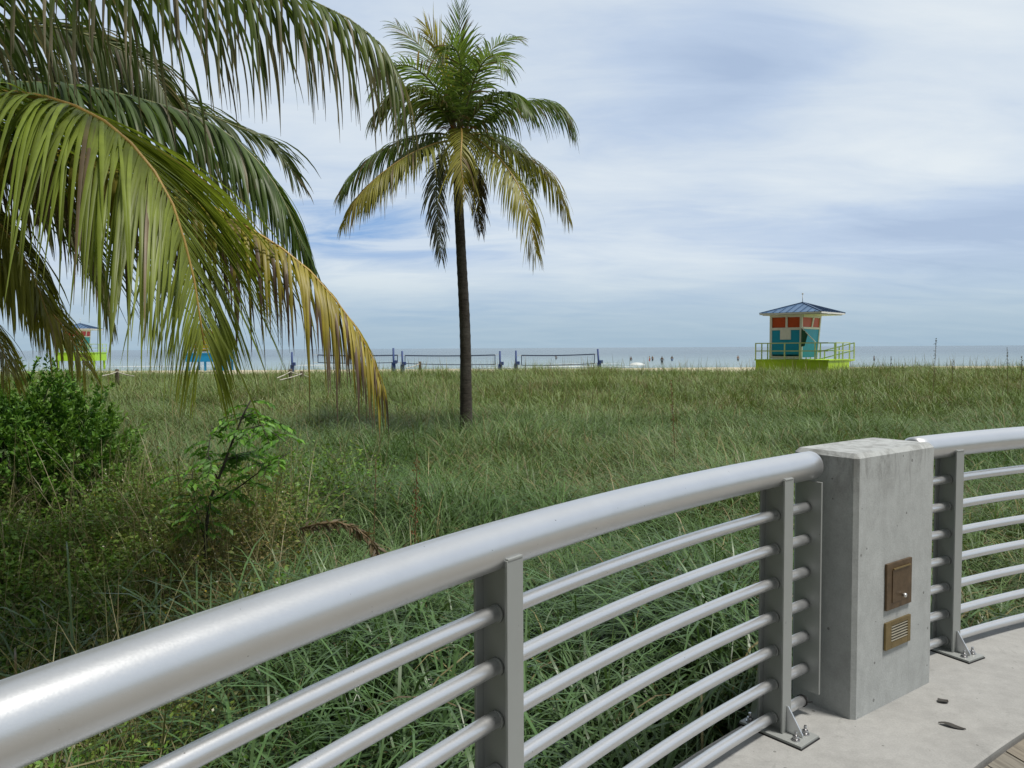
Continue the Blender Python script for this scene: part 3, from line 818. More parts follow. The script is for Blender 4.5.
np_mesh('foliage', lv[0], lv[1], LEAF, sap, col=lv[2])
tag(sap, 'thin young sapling with bright feathery leaves and dark stem in front of the bush', 'sapling')

# ------------------------------------------------------------------ tall seed stalks, dead leaf
def seed_stalk(px0, py0, px1, py1, Y, colr, label, head=.45, dens=90, wid=.035, bend=0.0, sz=.016, group='tall seed stalks in the grass'):
    a = at(px0, py0, Y); b = at(px1, py1, Y); g0 = float(gz(a[0], Y))
    a = np.array([a[0] , Y, min(a[2], g0 + .2)])
    a[2] = g0
    root = empty('seed_stalk', a)
    d = b - a
    pts = [Vector(d * t_ + np.array([bend * math.sin(PI * t_ * .5) * 0 + bend * t_ * (1 - t_), 0, 0])) for t_ in np.linspace(0, 1, 9)]
    m = MB(); m.tube(pts, list(np.linspace(.005, .002, 9) * (1 + Y / 25)), 6); m.build('stalk', SEEDST, root)
    t_ = 1 - head * rng.random(dens); n_ = len(t_)
    pos = d[None] * t_[:, None] + rng.normal(0, wid * .4, (n_, 3)) * np.array([1, 1, .6]) * (1.15 - t_)[:, None] ** .3
    pos[:, 0] += bend * t_ * (1 - t_)
    dv = rng.normal(0, .6, (n_, 3)); dv[:, 2] = np.abs(dv[:, 2]) + .6
    pos[0] = d; pos[1] = d * (1 - head)
    s_ = rng.uniform(.6, 1.3, n_) * sz
    lv = leaves(pos, dv, s_, s_ * .6, np.array(colr)[None] * rng.uniform(.6, 1.3, (n_, 1)))
    np_mesh('seed_head', lv[0], lv[1], LEAF, root, col=lv[2])
    tag(root, label, 'seed stalk', group)
SEEDST = mat_paint('dry stalk', (0.14, 0.10, 0.05), 0.8, 0.25, 30)
RUST, TAN = (.22, .085, .035), (.28, .21, .11)
seed_stalk(410, 545, 417, 455, 5.2, RUST, 'rust red seed stalk standing in the grass below the palm trunk', .75, 260, .045, .02)
seed_stalk(676, 450, 671, 381, 10.5, RUST, 'rust brown seed stalk in the grass right of the palm trunk', .6, 200, .05, .03)
seed_stalk(367, 500, 376, 460, 5.6, TAN, 'pale straw seed head left of the rust red stalk', .5, 80, .02, .03)
seed_stalk(932, 380, 936, 339, 24, (.10, .09, .06), 'tall thin sea oat stalk rising above the horizon right of the lifeguard tower', .3, 60, .05, .08, .04)
seed_stalk(1008, 380, 1007, 348, 26, (.10, .09, .06), 'sea oat stalk near the right edge of the photo', .3, 60, .05, .06, .04)
seed_stalk(1020, 380, 1022, 357, 26, (.10, .09, .06), 'short dark seed stalk at the far right edge', .3, 50, .05, .03, .04)
seed_stalk(889, 380, 891, 357, 28, (.10, .09, .06), 'short sea oat stalk just right of the lifeguard tower ramp', .3, 50, .05, .05, .04)
seed_stalk(951, 380, 953, 360, 30, (.10, .09, .06), 'lowest of the sea oat stalks on the right dune crest', .35, 60, .06, .08, .04)

# arching dry brown leaf lying on the grass
dl = at(340, 530, 4.3); g0 = float(gz(dl[0], dl[1]))
pts = [at(300, 529, 4.35), at(318, 524, 4.3), at(338, 522, 4.3), at(356, 528, 4.25), at(372, 541, 4.2), at(380, 556, 4.2)]
o_ = np.array([dl[0], dl[1], g0]); pts = [p_ - o_ for p_ in pts]
dead = empty('dead_palm_leaf', o_)
m = MB(); m.tube([Vector(p_) for p_ in pts], [.008, .008, .007, .006, .004, .002], 6); m.build('midrib', SEEDST, dead)
pp = np.array(pts); t_ = rng.random(260) * 4.99; i_ = t_.astype(int); fr = (t_ - i_)[:, None]
pos = pp[i_] * (1 - fr) + pp[i_ + 1] * fr; dv = (pp[i_ + 1] - pp[i_]); dv /= np.linalg.norm(dv, axis=1, keepdims=True)
dv = dv * .6 + rng.normal(0, .45, dv.shape); dv[:, 2] -= .35
s_ = rng.uniform(.04, .085, 260)
lv = leaves(pos, dv, s_, s_ * .2, lerp(A(.09, .07, .04), A(.22, .17, .10), rng.random(260)))
np_mesh('leaflets', lv[0], lv[1], LEAF, dead, col=lv[2])
tag(dead, 'brown dried palm leaf arching over the grass behind the railing', 'dead leaf')

# ------------------------------------------------------------------ palms
def catmull(pts, n):
    pts = np.array(pts, float); k = len(pts)
    ext = np.vstack([2 * pts[0] - pts[1], pts, 2 * pts[-1] - pts[-2]])
    out = []
    for u in np.linspace(0, k - 1, n):
        i = min(int(u), k - 2); t = u - i; p0, p1, p2, p3 = ext[i:i + 4]
        out.append(.5 * ((2 * p1) + (-p0 + p2) * t + (2 * p0 - 5 * p1 + 4 * p2 - p3) * t * t + (-p0 + 3 * p1 - 3 * p2 + p3) * t ** 3))
    out = np.array(out)
    # even arc length
    s = np.concatenate([[0], np.cumsum(np.linalg.norm(np.diff(out, axis=0), axis=1))]); u = np.linspace(0, s[-1], n)
    return np.stack([np.interp(u, s, out[:, j]) for j in range(3)], -1)

def frond(parent, origin, ctrl, npair, Lmax, width, droop, cbase, ctip, rib_col, rib_r=.018, start=.1, nseg=6, tipfrac=.3, alpha=(72, 28), lift=.25, ragged=.12, hang=0.0, prof=None, threads=0, fold=.3, upv=(0, 0, 1), dead_frac=0.08, twist=.55, jitter=.10):
    pts = catmull(ctrl, 60) - np.array(origin)
    T = np.gradient(pts, axis=0); T /= np.linalg.norm(T, axis=1, keepdims=True)
    up0 = np.array(upv, float); B = np.cross(T[0], up0); B /= np.linalg.norm(B)
    Bs = []
    for t in T:
        B = B - t * np.dot(B, t); B /= np.linalg.norm(B); Bs.append(B.copy())
    Bs = np.array(Bs); Ns = np.cross(Bs, T)
    u = np.linspace(start, 1.0, npair)
    n = npair * 2
    U = np.repeat(u, 2) + rng.normal(0, .3 / npair, n); U = np.clip(U, start, 1); sg = np.tile([-1.0, 1.0], npair)
    f = U * 59; i = np.minimum(f.astype(int), 58); w_ = (f - i)[:, None]
    p = pts[i] * (1 - w_) + pts[i + 1] * w_; t_ = T[i]; b_ = Bs[i]; nn = Ns[i]
    al = np.radians(np.interp(U, [start, 1], alpha)) + rng.normal(0, .05, n)
    lf = lift * (1 - .6 * U) + rng.normal(0, .07, n)
    d = t_ * np.cos(al)[:, None] + b_ * (sg * np.sin(al))[:, None] + nn * lf[:, None]
    d /= np.linalg.norm(d, axis=1, keepdims=True)
    if prof is None: prof = ([start, .25, .55, .8, 1.0], [.55, .92, 1.0, .72, .34])
    L = Lmax * np.interp(U, *prof) * (1 + rng.normal(0, ragged, n)); L = np.clip(L, .05, None)
    if threads:
        k = rng.random(n) < threads; L[k] *= rng.uniform(1.05, 1.38, k.sum())
    dr = droop * (1 + rng.normal(0, .22, n)) * (.7 + .5 * np.interp(U, *prof))
    pos = [p]; dirs = []
    tt = np.linspace(0, 1, nseg + 1)
    dead_ = rng.random(n) < dead_frac
    jit = rng.normal(0, jitter, (n, 3))
    for s_ in range(nseg):
        g_ = dr * (.35 + 1.3 * tt[s_]) / nseg + hang / nseg
        d = d + np.array([0, 0, -1.0])[None] * g_[:, None] + jit * (tt[s_] / nseg)
        d = d / np.linalg.norm(d, axis=1, keepdims=True); dirs.append(d)
        pos.append(pos[-1] + d * (L / nseg)[:, None])
    dirs.append(d); pos = np.stack(pos, 1); dirs = np.stack(dirs, 1)
    wv = t_[:, None, :] - dirs * np.sum(t_[:, None, :] * dirs, -1, keepdims=True)
    wv += 1e-4 * nn[:, None, :]
    wn = np.linalg.norm(wv, axis=-1, keepdims=True); wv = wv / np.maximum(wn, 1e-6)
    # near the tip leaflets run along the rib: fall back to the rib's normal for their width
    alt = np.cross(dirs, b_[:, None, :] * 1.0 + 1e-3); alt /= np.linalg.norm(alt, axis=-1, keepdims=True) + 1e-9
    kk = sstep(.25, .5, wn); wv = wv * kk + alt * (1 - kk); wv /= np.linalg.norm(wv, axis=-1, keepdims=True) + 1e-9
    # age: the blade twists as it droops
    tw = rng.normal(0, twist, n)[:, None, None] * tt[None, :, None] ** 1.5
    nv = np.cross(wv, dirs)
    wv2 = wv * np.cos(tw) + nv * np.sin(tw); nv2 = np.cross(wv2, dirs)
    wid = width * (.75 + .5 * rng.random(n))[:, None] * np.interp(tt, [0, .12, .45, .8, 1], [.55, 1, .95, .55, .08])[None] * np.interp(U, [0, .15, .7, 1], [.8, 1, .85, .5])[:, None] / 2
    a_ = pos - wv2 * wid[..., None] + nv2 * (wid * fold)[..., None]; c_ = pos + wv2 * wid[..., None] + nv2 * (wid * fold)[..., None]
    V = np.stack([a_, pos, c_], 2).reshape(-1, 3)
    bs = (np.arange(n) * (nseg + 1) * 3)[:, None] + (np.arange(nseg) * 3)[None]
    F = np.concatenate([np.stack([bs + q, bs + q + 1, bs + q + 4, bs + q + 3], -1).reshape(-1, 4) for q in (0, 1)])
    cb = np.array(cbase, float); 
    if cb.ndim == 2:                       # colours along the rib: base -> tip
        cb = cb[0][None] * (1 - U[:, None]) + cb[1][None] * U[:, None]
    else: cb = np.repeat(cb[None], n, 0)
    cb = cb * (.75 + .5 * rng.random((n, 1)))
    ct = np.array(ctip)[None] * (.6 + .8 * rng.random((n, 1)))
    tf = np.clip(tipfrac * (1 + rng.normal(0, .5, n)), .02, .95)
    k = np.clip((tt[None] - (1 - tf)[:, None]) / (.18 + 0 * tf[:, None]), 0, 1)
    k = np.where(dead_[:, None], np.clip(tt[None] * 2 + .3, 0, 1), k)[..., None]
    C = cb[:, None, :] * (1 - k) + ct[:, None, :] * k
    C = np.repeat(C[:, :, None, :], 3, 2).reshape(-1, 3)
    fo = np_mesh('frond', V, F, PALM, parent, col=C)
    m = MB(); rp = pts[::3]
    m.tube([Vector(q) for q in np.vstack([rp, pts[-1:]])], list(np.interp(np.linspace(0, 1, len(rp) + 1), [0, .15, 1], [rib_r * 1.5, rib_r, rib_r * .18])), 7)
    m.build('midrib', rib_col, fo)
    return fo

RIB_Y = mat_paint('golden midrib', (0.34, 0.22, 0.05), 0.5, 0.15, 12)
RIB_G = mat_paint('green midrib', (0.13, 0.14, 0.045), 0.5, 0.2, 12)
RIB_B = mat_paint('brown midrib', (0.10, 0.075, 0.05), 0.7, 0.2, 12)

def trunk_mesh(parent, pts, r0, r1, flare=1.35):
    n = 90; c = catmull(pts, n); m = MB()
    rr = []
    for i in range(n):
        t = i / (n - 1); r = r0 + (r1 - r0) * t
        r *= 1 + (flare - 1) * math.exp(-t * 12) + .045 * (1 if (i % 3 == 0) else 0) + random.uniform(-.012, .012); rr.append(r)
    m.tube([Vector(q) for q in c], rr, 16); return m.build('trunk', BARK, parent)

# --- palm standing in the grass
PY = 16.0
def q(px, py, dy=0.0): return at(px, py, PY + dy)
bx = at(466, 425, PY); pbase = np.array([bx[0], PY, float(gz(bx[0], PY))])
palm = empty('palm_tree', pbase)
crown = q(459, 140)
trunk_mesh(palm, [(0, 0, -.1), q(466, 400) - pbase, q(465, 330) - pbase, q(461, 250) - pbase, q(458, 185) - pbase, crown - pbase], .125, .088, 1.25)
# fibrous crown base with leaf sheaths
m = MB()
for k in range(13):
    a = k * 2.4; d = Vector((math.cos(a), math.sin(a), 0)); b0 = Vector(crown - pbase) + Vector((0, 0, -.32 + .035 * k))
    m.tube([b0 + d * .05, b0 + d * .12 + Vector((0, 0, .2)), b0 + d * .20 + Vector((0, 0, .42))], [.05, .045, .028], 6)
m.build('leaf_sheaths', RIB_B, palm)
m = MB()
for k in range(4):
    a = 3.6 + k * .7; d = Vector((math.cos(a), math.sin(a), 0)); b0 = Vector(crown - pbase)
    for j in range(6):
        m.tube([b0 + d * .1, b0 + d * .28 + Vector((random.uniform(-.05, .05), 0, .22)), b0 + d * .42 + Vector((random.uniform(-.12, .12), random.uniform(-.1, .1), random.uniform(.05, .25)))], [.012, .007, .003], 5)
m.build('flower_stalks', mat_paint('orange flower stalk', (.30, .11, .025), .6, .2, 20), palm)
G1, G2, GY, YO, TIPB = (.085, .130, .038), (.11, .168, .040), (.19, .225, .040), (.31, .27, .05), (.17, .12, .07)
k0 = (458, 140)
frs = [  # control pixels with depth offsets, colours, leaflet length
    ([k0 + (0,), (458, 90, .05), (459, 45, .1), (460, 8, .12)], (G2, G2), .50, .3, (40, 16)),
    ([k0 + (0,), (446, 90, .35), (424, 50, .6), (398, 26, .8)], (G1, G1), .66, .7, (64, 26)),
    ([k0 + (0,), (449, 95, -.1), (440, 58, -.2), (426, 26, -.3)], (GY, YO), .58, .5, (46, 22)),
    ([k0 + (0,), (470, 85, .5), (489, 52, .9), (510, 38, 1.2), (519, 40, 1.35)], (G1, G2), .55, .6, (62, 26)),
    ([k0 + (0,), (473, 84, -.4), (487, 58, -.8), (500, 58, -1.1), (508, 75, -1.25)], (G2, G2), .52, .9, (66, 30)),
    ([k0 + (0,), (461, 95, -.35), (460, 60, -.75), (450, 45, -1.1), (440, 62, -1.4)], (G2, G2), .48, .9, (66, 30)),
    ([k0 + (0,), (440, 95, -.5), (415, 68, -1.0), (390, 68, -1.3), (372, 92, -1.5)], (G2, G2), .56, 1.0, (66, 30)),
    ([k0 + (0,), (480, 122, 0), (510, 105, .05), (540, 99, .1), (564, 106, .1), (578, 126, .1)], (G1, G2), .62, 1.2, (68, 26)),
    ([k0 + (0,), (482, 134, .3), (510, 148, .6), (542, 166, .8), (562, 190, .9), (574, 220, .9)], (G1, YO), .60, 1.35, (68, 28)),
    ([k0 + (0,), (474, 138, -.45), (497, 155, -.9), (518, 182, -1.25), (532, 215, -1.45), (540, 258, -1.5)], (GY, YO), .62, 1.35, (68, 28)),
    ([k0 + (0,), (478, 132, .9), (508, 138, 1.6), (528, 160, 2.0), (538, 190, 2.1)], (G1, G1), .58, 1.3, (66, 28)),
    ([k0 + (0,), (461, 128, -.5), (462, 138, -1.0), (461, 165, -1.35), (466, 202, -1.5)], (GY, YO), .58, 1.3, (62, 28)),
    ([k0 + (0,), (437, 133, .15), (405, 139, .3), (372, 155, .35), (348, 176, .35), (334, 196, .3)], (G1, G2), .62, 1.3, (68, 28)),
    ([k0 + (0,), (438, 143, -.4), (408, 155, -.85), (377, 176, -1.15), (353, 200, -1.3), (340, 222, -1.35)], (GY, YO), .64, 1.35, (68, 28)),
    ([k0 + (0,), (436, 138, -.1), (405, 152, -.3), (380, 176, -.45), (362, 205, -.5)], (G1, GY), .60, 1.35, (68, 28)),
    ([k0 + (0,), (446, 150, .25), (436, 175, .4), (436, 215, .5), (440, 264, .5)], ((.16, .165, .14), (.20, .20, .17)), .42, .7, (58, 30)),
    ([k0 + (0,), (441, 108, -.3), (416, 88, -.55), (390, 92, -.75), (368, 116, -.85)], (G1, GY), .56, 1.0, (66, 30)),
    ([k0 + (0,), (476, 112, -.4), (498, 92, -.8), (518, 92, -1.1), (536, 112, -1.2)], (G1, G2), .50, 1.1, (66, 30)),
    ([k0 + (0,), (448, 115, .9), (430, 98, 1.7), (408, 105, 2.2), (392, 128, 2.4)], (G1, G1), .62, 1.1, (66, 28)),
    ([k0 + (0,), (466, 152, .3), (477, 178, .5), (480, 205, .55), (482, 236, .5)], ((.12, .10, .06), (.17, .13, .07)), .36, 1.3, (50, 30)),
]
for ctrl, cols, Lm, dr, al in frs:
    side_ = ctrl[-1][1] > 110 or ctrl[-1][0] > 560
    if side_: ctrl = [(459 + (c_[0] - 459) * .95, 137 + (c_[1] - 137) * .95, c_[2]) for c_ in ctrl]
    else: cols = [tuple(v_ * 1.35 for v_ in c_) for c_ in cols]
    frond(palm, pbase, [q(*c_) for c_ in ctrl], (88 if side_ else 62), Lm * (1.5 if side_ else 1.3), .034, dr * 1.0, cols, TIPB, RIB_Y if cols[1] == YO else RIB_G, .022, .14, 6, .14, al, .05 if side_ else .25, .15, .6 if side_ else .15, ([.14, .3, .6, .85, 1], [.6, 1, 1, .75, .42]), 0, .3, (0, 0, 1) if ctrl[-1][1] > 40 or True else (0, 1, 0))
tag(palm, 'tall slender coconut palm standing alone in the middle of the dune grass', 'palm tree')

# --- palm whose fronds hang into the picture from the left
npc = at(-215, 140, 4.2)
nbase = np.array([npc[0] - .15, npc[1] + .1, float(gz(npc[0], npc[1]))])
palm2 = empty('palm_tree', nbase)
trunk_mesh(palm2, [(0, 0, -.1), (.03, 0, .8), (.08, -.05, 1.7), npc - nbase + np.array([0, 0, -.25]), npc - nbase + np.array([0, 0, .1])], .15, .11, 1.3)
m = MB()
for k in range(11):
    a = k * 2.4; d = Vector((math.cos(a), math.sin(a), 0)); b0 = Vector(npc - nbase) + Vector((0, 0, -.3 + .035 * k))
    m.tube([b0 + d * .06, b0 + d * .15 + Vector((0, 0, .2)), b0 + d * .26 + Vector((0, 0, .40))], [.055, .05, .03], 6)
m.build('leaf_sheaths', RIB_B, palm2)
c0 = (-215, 140, 4.2)
def fr2(ctrl, *a, **k): return frond(palm2, nbase, [at(*c_) for c_ in [c0] + ctrl], *a, **k)
# the big one in front
fr2([(-120, 108, 3.9), (0, 92, 3.65), (95, 116, 3.5), (160, 180, 3.42), (190, 262, 3.38), (204, 345, 3.36)], 250, 1.08, .0195, .70,
    ((.066, .122, .022), (.225, .27, .040)), (.17, .125, .07), RIB_Y, .020, .18, 9, .07, (70, 32), -.12, .06, .35, ([.18, .42, .6, .75, .88, 1], [1.62, 1.45, 1.12, .85, .55, .34]), .12, .3, dead_frac=.02, twist=.16, jitter=.05)
# upper frond along the top of the picture
fr2([(-100, 30, 3.8), (0, -32, 3.6), (120, -38, 3.5), (230, -22, 3.45), (320, 4, 3.4), (375, 38, 3.38), (398, 72, 3.36)], 170, .64, .020, 2.6,
    ((.044, .075, .024), (.10, .14, .032)), (.20, .175, .12), RIB_G, .016, .15, 9, .34, (82, 42), -.1, .24, 1.3, ([.15, .4, .75, 1], [.8, 1, .9, .55]), .12, dead_frac=.15)
# middle fronds behind
fr2([(-80, 90, 4.4), (50, 84, 4.5), (150, 102, 4.6), (222, 130, 4.6), (272, 180, 4.55), (306, 252, 4.5)], 190, .86, .025, 1.7,
    ((.042, .078, .023), (.085, .135, .03)), (.21, .19, .13), RIB_G, .016, .18, 8, .16, (74, 30), .0, .15, .5, None, .06, dead_frac=.10)
fr2([(-90, 80, 4.9), (40, 70, 5.2), (150, 92, 5.4), (235, 126, 5.5), (272, 143, 5.5), (296, 178, 5.5)], 130, .62, .026, 1.2,
    ((.038, .06, .022), (.07, .10, .028)), (.22, .19, .14), RIB_G, .015, .18, 7, .16, (70, 26), .15, .12, .1, None, .04)
# yellow frond reaching right and down
fr2([(-90, 140, 4.2), (40, 148, 4.15), (150, 175, 4.1), (235, 220, 4.05), (300, 262, 4.0), (345, 312, 3.98), (370, 352, 3.96), (381, 384, 3.95)], 140, .66, .022, 2.4,
    ((.19, .20, .034), (.38, .31, .05)), (.15, .105, .085), RIB_Y, .015, .2, 9, .40, (70, 44), -.1, .16, 1.1, ([.2, .5, .8, 1], [.9, 1, .95, .42]), .06, dead_frac=.12)
# fronds low on the left
fr2([(-130, 190, 4.1), (-45, 235, 4.1), (18, 280, 4.12), (62, 325, 4.15), (86, 366, 4.15)], 110, .50, .021, 1.2,
    ((.19, .23, .045), (.36, .33, .065)), (.26, .21, .12), RIB_Y, .014, .2, 6, .12, (66, 34), .05, .1, .2, None, .05)
fr2([(-150, 200, 4.25), (-90, 250, 4.3), (-40, 295, 4.3), (-5, 335, 4.3), (10, 372, 4.3)], 100, .52, .021, 1.2,
    ((.17, .21, .042), (.33, .30, .065)), (.26, .21, .12), RIB_Y, .014, .2, 6, .15, (66, 34), .05, .1, .2, None, .05)
fr2([(-120, 150, 4.05), (-60, 172, 4.05), (-8, 215, 4.05), (30, 270, 4.08), (50, 322, 4.1)], 130, .64, .021, 1.3,
    ((.15, .19, .036), (.30, .30, .055)), (.22, .18, .10), RIB_Y, .014, .2, 7, .12, (70, 34), .0, .1, .4, None, .05)
fr2([(-100, 60, 4.9), (-20, 30, 5.1), (70, 30, 5.2), (140, 62, 5.2), (175, 110, 5.2)], 140, .76, .026, 1.5,
    ((.038, .055, .022), (.065, .09, .026)), (.20, .17, .13), RIB_G, .015, .18, 7, .16, (74, 30), .0, .14, .5, None, .04)
fr2([(-90, 100, 5.0), (0, 140, 5.3), (60, 190, 5.4), (95, 250, 5.4), (110, 310, 5.35)], 140, .72, .026, 1.5,
    ((.05, .07, .024), (.12, .13, .032)), (.20, .165, .11), RIB_G, .015, .18, 7, .2, (72, 30), .0, .14, .5, None, .04)
# fronds on the far side, mostly outside the frame
fr2([(-330, 60, 4.2), (-440, 70, 4.2), (-520, 140, 4.2), (-560, 240, 4.2)], 80, .7, .03, 1.4, ((.04, .06, .02), (.08, .09, .025)), (.16, .13, .09), RIB_G, .016, .18, 5, .15)
fr2([(-220, 20, 4.7), (-215, -60, 5.3), (-200, -70, 5.9), (-180, 0, 6.3)], 80, .7, .03, 1.4, ((.04, .06, .02), (.08, .09, .025)), (.16, .13, .09), RIB_G, .016, .18, 5, .15)
fr2([(-225, -20, 3.9), (-240, -160, 3.7), (-250, -260, 3.4), (-280, -260, 3.0)], 80, .7, .03, 1.2, ((.04, .06, .02), (.06, .08, .025)), (.16, .13, .09), RIB_G, .016, .18, 5, .1)
tag(palm2, 'coconut palm just left of the frame with big fronds drooping into view', 'palm tree')

# ------------------------------------------------------------------ lifeguard towers
WHITE = mat_paint('white painted trim', (.72, .72, .70), .5, .06)
def ramp_part(L, u1, v0, v1, mL, root, rails):
    """ramp dropping to the left along the seaward side"""
    m = MB(); m.poly([L(u1 - .1, v1 + .02, -.02), L(u1 - 4.2, v1 + .02, -1.0), L(u1 - 4.2, v1 + 1.1, -1.0), L(u1 - .1, v1 + 1.1, -.02)], .09, (0, 0, -1)); rp = m.build('ramp', mL, root)
    rails([(u1 - .15, v1 + 1.05, 0), (u1 - 4.1, v1 + 1.05, -.95)], rp)

def tower(px, Y, gz0, blue, lime, red, roofc, label, name='lifeguard_tower', flagc=(.02, .09, .05), ramp_=True, deckz=None, trim=WHITE, scale=1.0, group='lifeguard towers on the beach'):
    c = at(px, 347, Y)
    root = empty(name, (c[0], Y, gz0))
    dz = deckz - gz0                                  # deck height above the sand
    vd = Vector((c[0], Y, 0)).normalized(); vr = Vector((vd.y, -vd.x, 0))
    U_ = (vr * .925 - vd * .38).normalized(); V_ = (vr * .38 + vd * .925).normalized(); root.scale = (.935, .935, 1)
    # U runs right and towards the viewer, V right and away
    def L(u, v, z): return U_ * u + V_ * v + Vector((0, 0, z + dz))
    Rm = Matrix((U_, V_, Vector((0, 0, 1)))).transposed()
    u0, u1, v0, v1 = -2.45, 2.5, -1.9, 1.9
    mB = mat_paint(name + ' wall', blue, .5, .07, 3); mL = mat_paint(name + ' base', lime, .5, .07, 3); mR = mat_paint(name + ' shutter', red, .5, .08, 4)
    m = MB(); m.box(L((u0 + u1) / 2, 0, -.55), (u1 - u0 - .12, v1 - v0 - .12, .96), Rm, .01); m.build('base_skirt', mL, root)
    m = MB(); m.box(L((u0 + u1) / 2, 0, -.035), (u1 - u0, v1 - v0, .07), Rm, .01); m.build('deck', mL, root)
    for uu in (u0 + .3, 0, u1 - .3):
        for vv in (v0 + .3, v1 - .3):
            m = MB(); m.box(L(uu, vv, -.9 - .6), (.22, .22, 1.2), Rm); m.build('pile', mL, root)
    # cabin: raked back wall
    cu0, cu1, cv0, cv1 = -1.6, .57, -1.4, 1.05; rake = .62; wh = 2.70
    def rk(z): return cv1 + rake * z / wh
    # wall shell as four panels
    m = MB()
    t_ = .06
    m.box(L((cu0 + cu1) / 2, cv0 + t_ / 2, .2 + .85), (cu1 - cu0 - .2, t_, 1.5), Rm); m.build('wall', mB, root)
    m = MB(); m.poly([L(cu1 - t_, cv0 + .10, .12), L(cu1 - t_, rk(.12) - .02, .12), L(cu1 - t_, rk(1.9) - .02, 1.9), L(cu1 - t_, cv0 + .10, 1.9)], t_, U_); door = m.build('door_wall', mB, root)
    m = MB(); m.poly([L(cu0, cv0 + .1, .12), L(cu0, rk(.12), .12), L(cu0, rk(wh), wh), L(cu0, cv0 + .1, wh)], t_, U_)
    m.poly([L(cu0 + .08, rk(.12), .12), L(cu1 - .08, rk(.12), .12), L(cu1 - .08, rk(wh), wh), L(cu0 + .08, rk(wh), wh)], t_, -V_); m.build('back_wall', mB, root)
    m = MB()
    # white frame: sill, rails, corner posts
    for z in (.12, 1.88, 2.66):
        m.box(L((cu0 + cu1) / 2, cv0 + .02, z), (cu1 - cu0 + .02, .13, .15 if z < 2 else .12), Rm)
    for uu in (cu0 + .07, cu1 - .07): m.box(L(uu, cv0 + .025, 1.39), (.15, .15, 2.7), Rm)
    m.box(L((cu0 + cu1) / 2 + .05, cv0 + .02, 2.27), (.13, .12, .72), Rm)
    # frame of the right-hand side
    for z, h in ((1.92, .12), (2.64, .14)):
        m.poly([L(cu1 - .08, cv0 + .10, z - h / 2), L(cu1 - .08, rk(z) + .02, z - h / 2), L(cu1 - .08, rk(z) + .02, z + h / 2), L(cu1 - .08, cv0 + .10, z + h / 2)], .12, U_)
    for va, vb, zt, zb in ((rk(0) - .1, rk(0) + .03, None, .0), ):
        m.poly([L(cu1 - .08, rk(0) - .1, 0.0), L(cu1 - .08, rk(0) + .05, 0.0), L(cu1 - .08, rk(wh) + .05, wh), L(cu1 - .08, rk(wh) - .1, wh)], .125, U_)
    m.poly([L(cu1 - .08, .05, 1.95), L(cu1 - .08, .22, 1.95), L(cu1 - .08, .55, 2.6), L(cu1 - .08, .32, 2.6)], .118, U_)
    m.build('trim', trim, root)
    um = (cu0 + cu1) / 2 + .05
    for a, b in ((cu0 + .15, um - .07), (um + .07, cu1 - .15)):
        m = MB(); m.box(L((a + b) / 2, cv0 + .05, 2.27), (b - a, .04, .64), Rm)
        for k in range(5): m.box(L((a + b) / 2, cv0 + .025, 2.02 + k * .125), (b - a - .02, .03, .05), Rm)
        m.build('shutter', mR, root)
    for pa, pb_, pc, pd in ((cv0 + .12, .05, .30, cv0 + .12), (.22, rk(2) - .08, rk(2.55) - .08, .55)):
        m = MB(); m.poly([L(cu1 - .06, pa, 1.98), L(cu1 - .06, pb_, 1.98), L(cu1 - .06, pc, 2.57), L(cu1 - .06, pd, 2.57)], .04, U_); m.build('shutter', mR, root)
    m = MB(); m.box(L(cu0 + 1.08, cv0 - .03, 1.55), (.72, .05, .66), Rm, .008); m.build('notice_board', trim, root)
    # roof: pyramid with raised seams
    e = 2.05; pk = L(0, 0, 3.52); zr = 2.86
    cs = [L(-e, -e, zr), L(e, -e, zr), L(e, e, zr), L(-e, e, zr)]
    m = MB()
    for i in range(4): m.face([cs[i], cs[(i + 1) % 4], pk])
    m.face([cs[3], cs[2], cs[1], cs[0]])
    roof = m.build('roof', roofc, root)
    m = MB()
    for i in range(4):
        a, b = cs[i], cs[(i + 1) % 4]; nrm = (b - a).cross(pk - a).normalized()
        if nrm.z < 0: nrm = -nrm
        for k in range(1, 9):
            t = k / 9; s_ = a.lerp(b, t); h = 1 - abs(2 * t - 1); mid = (a + b) / 2
            tgt = s_ + (pk - mid) * (h * .97)
            if (tgt - s_).length > .1: m.bar(s_ + nrm * .012, tgt + nrm * .012, .04, .035)
        m.bar(a + Vector((0, 0, .01)), pk + Vector((0, 0, .02)), .11, .05)
    m.build('roof_seams', SEAM, roof)
    m = MB()
    for i in range(4):
        a, b = cs[i], cs[(i + 1) % 4]; ins = (L(0, 0, zr) - (a + b) / 2).normalized() * .03
        m.bar(a + ins + Vector((0, 0, -.06)), b + ins + Vector((0, 0, -.06)), .05, .09)
    m.box(L(0, 0, zr - .13), (2 * e - .3, 2 * e - .3, .04), Rm)
    m.build('fascia', trim, roof)
    m = MB(); m.tube([pk, pk + Vector((0, 0, .55))], .022, 6); m.box(pk + Vector((0, 0, .55)), (.10, .10, .10), None, .02); m.build('antenna', trim, roof)
    # guard rail
    mRl = mat_paint(name + ' rail', tuple(.55 * a + .45 * b for a, b in zip(lime, (.6, .6, .5))), .5, .06)
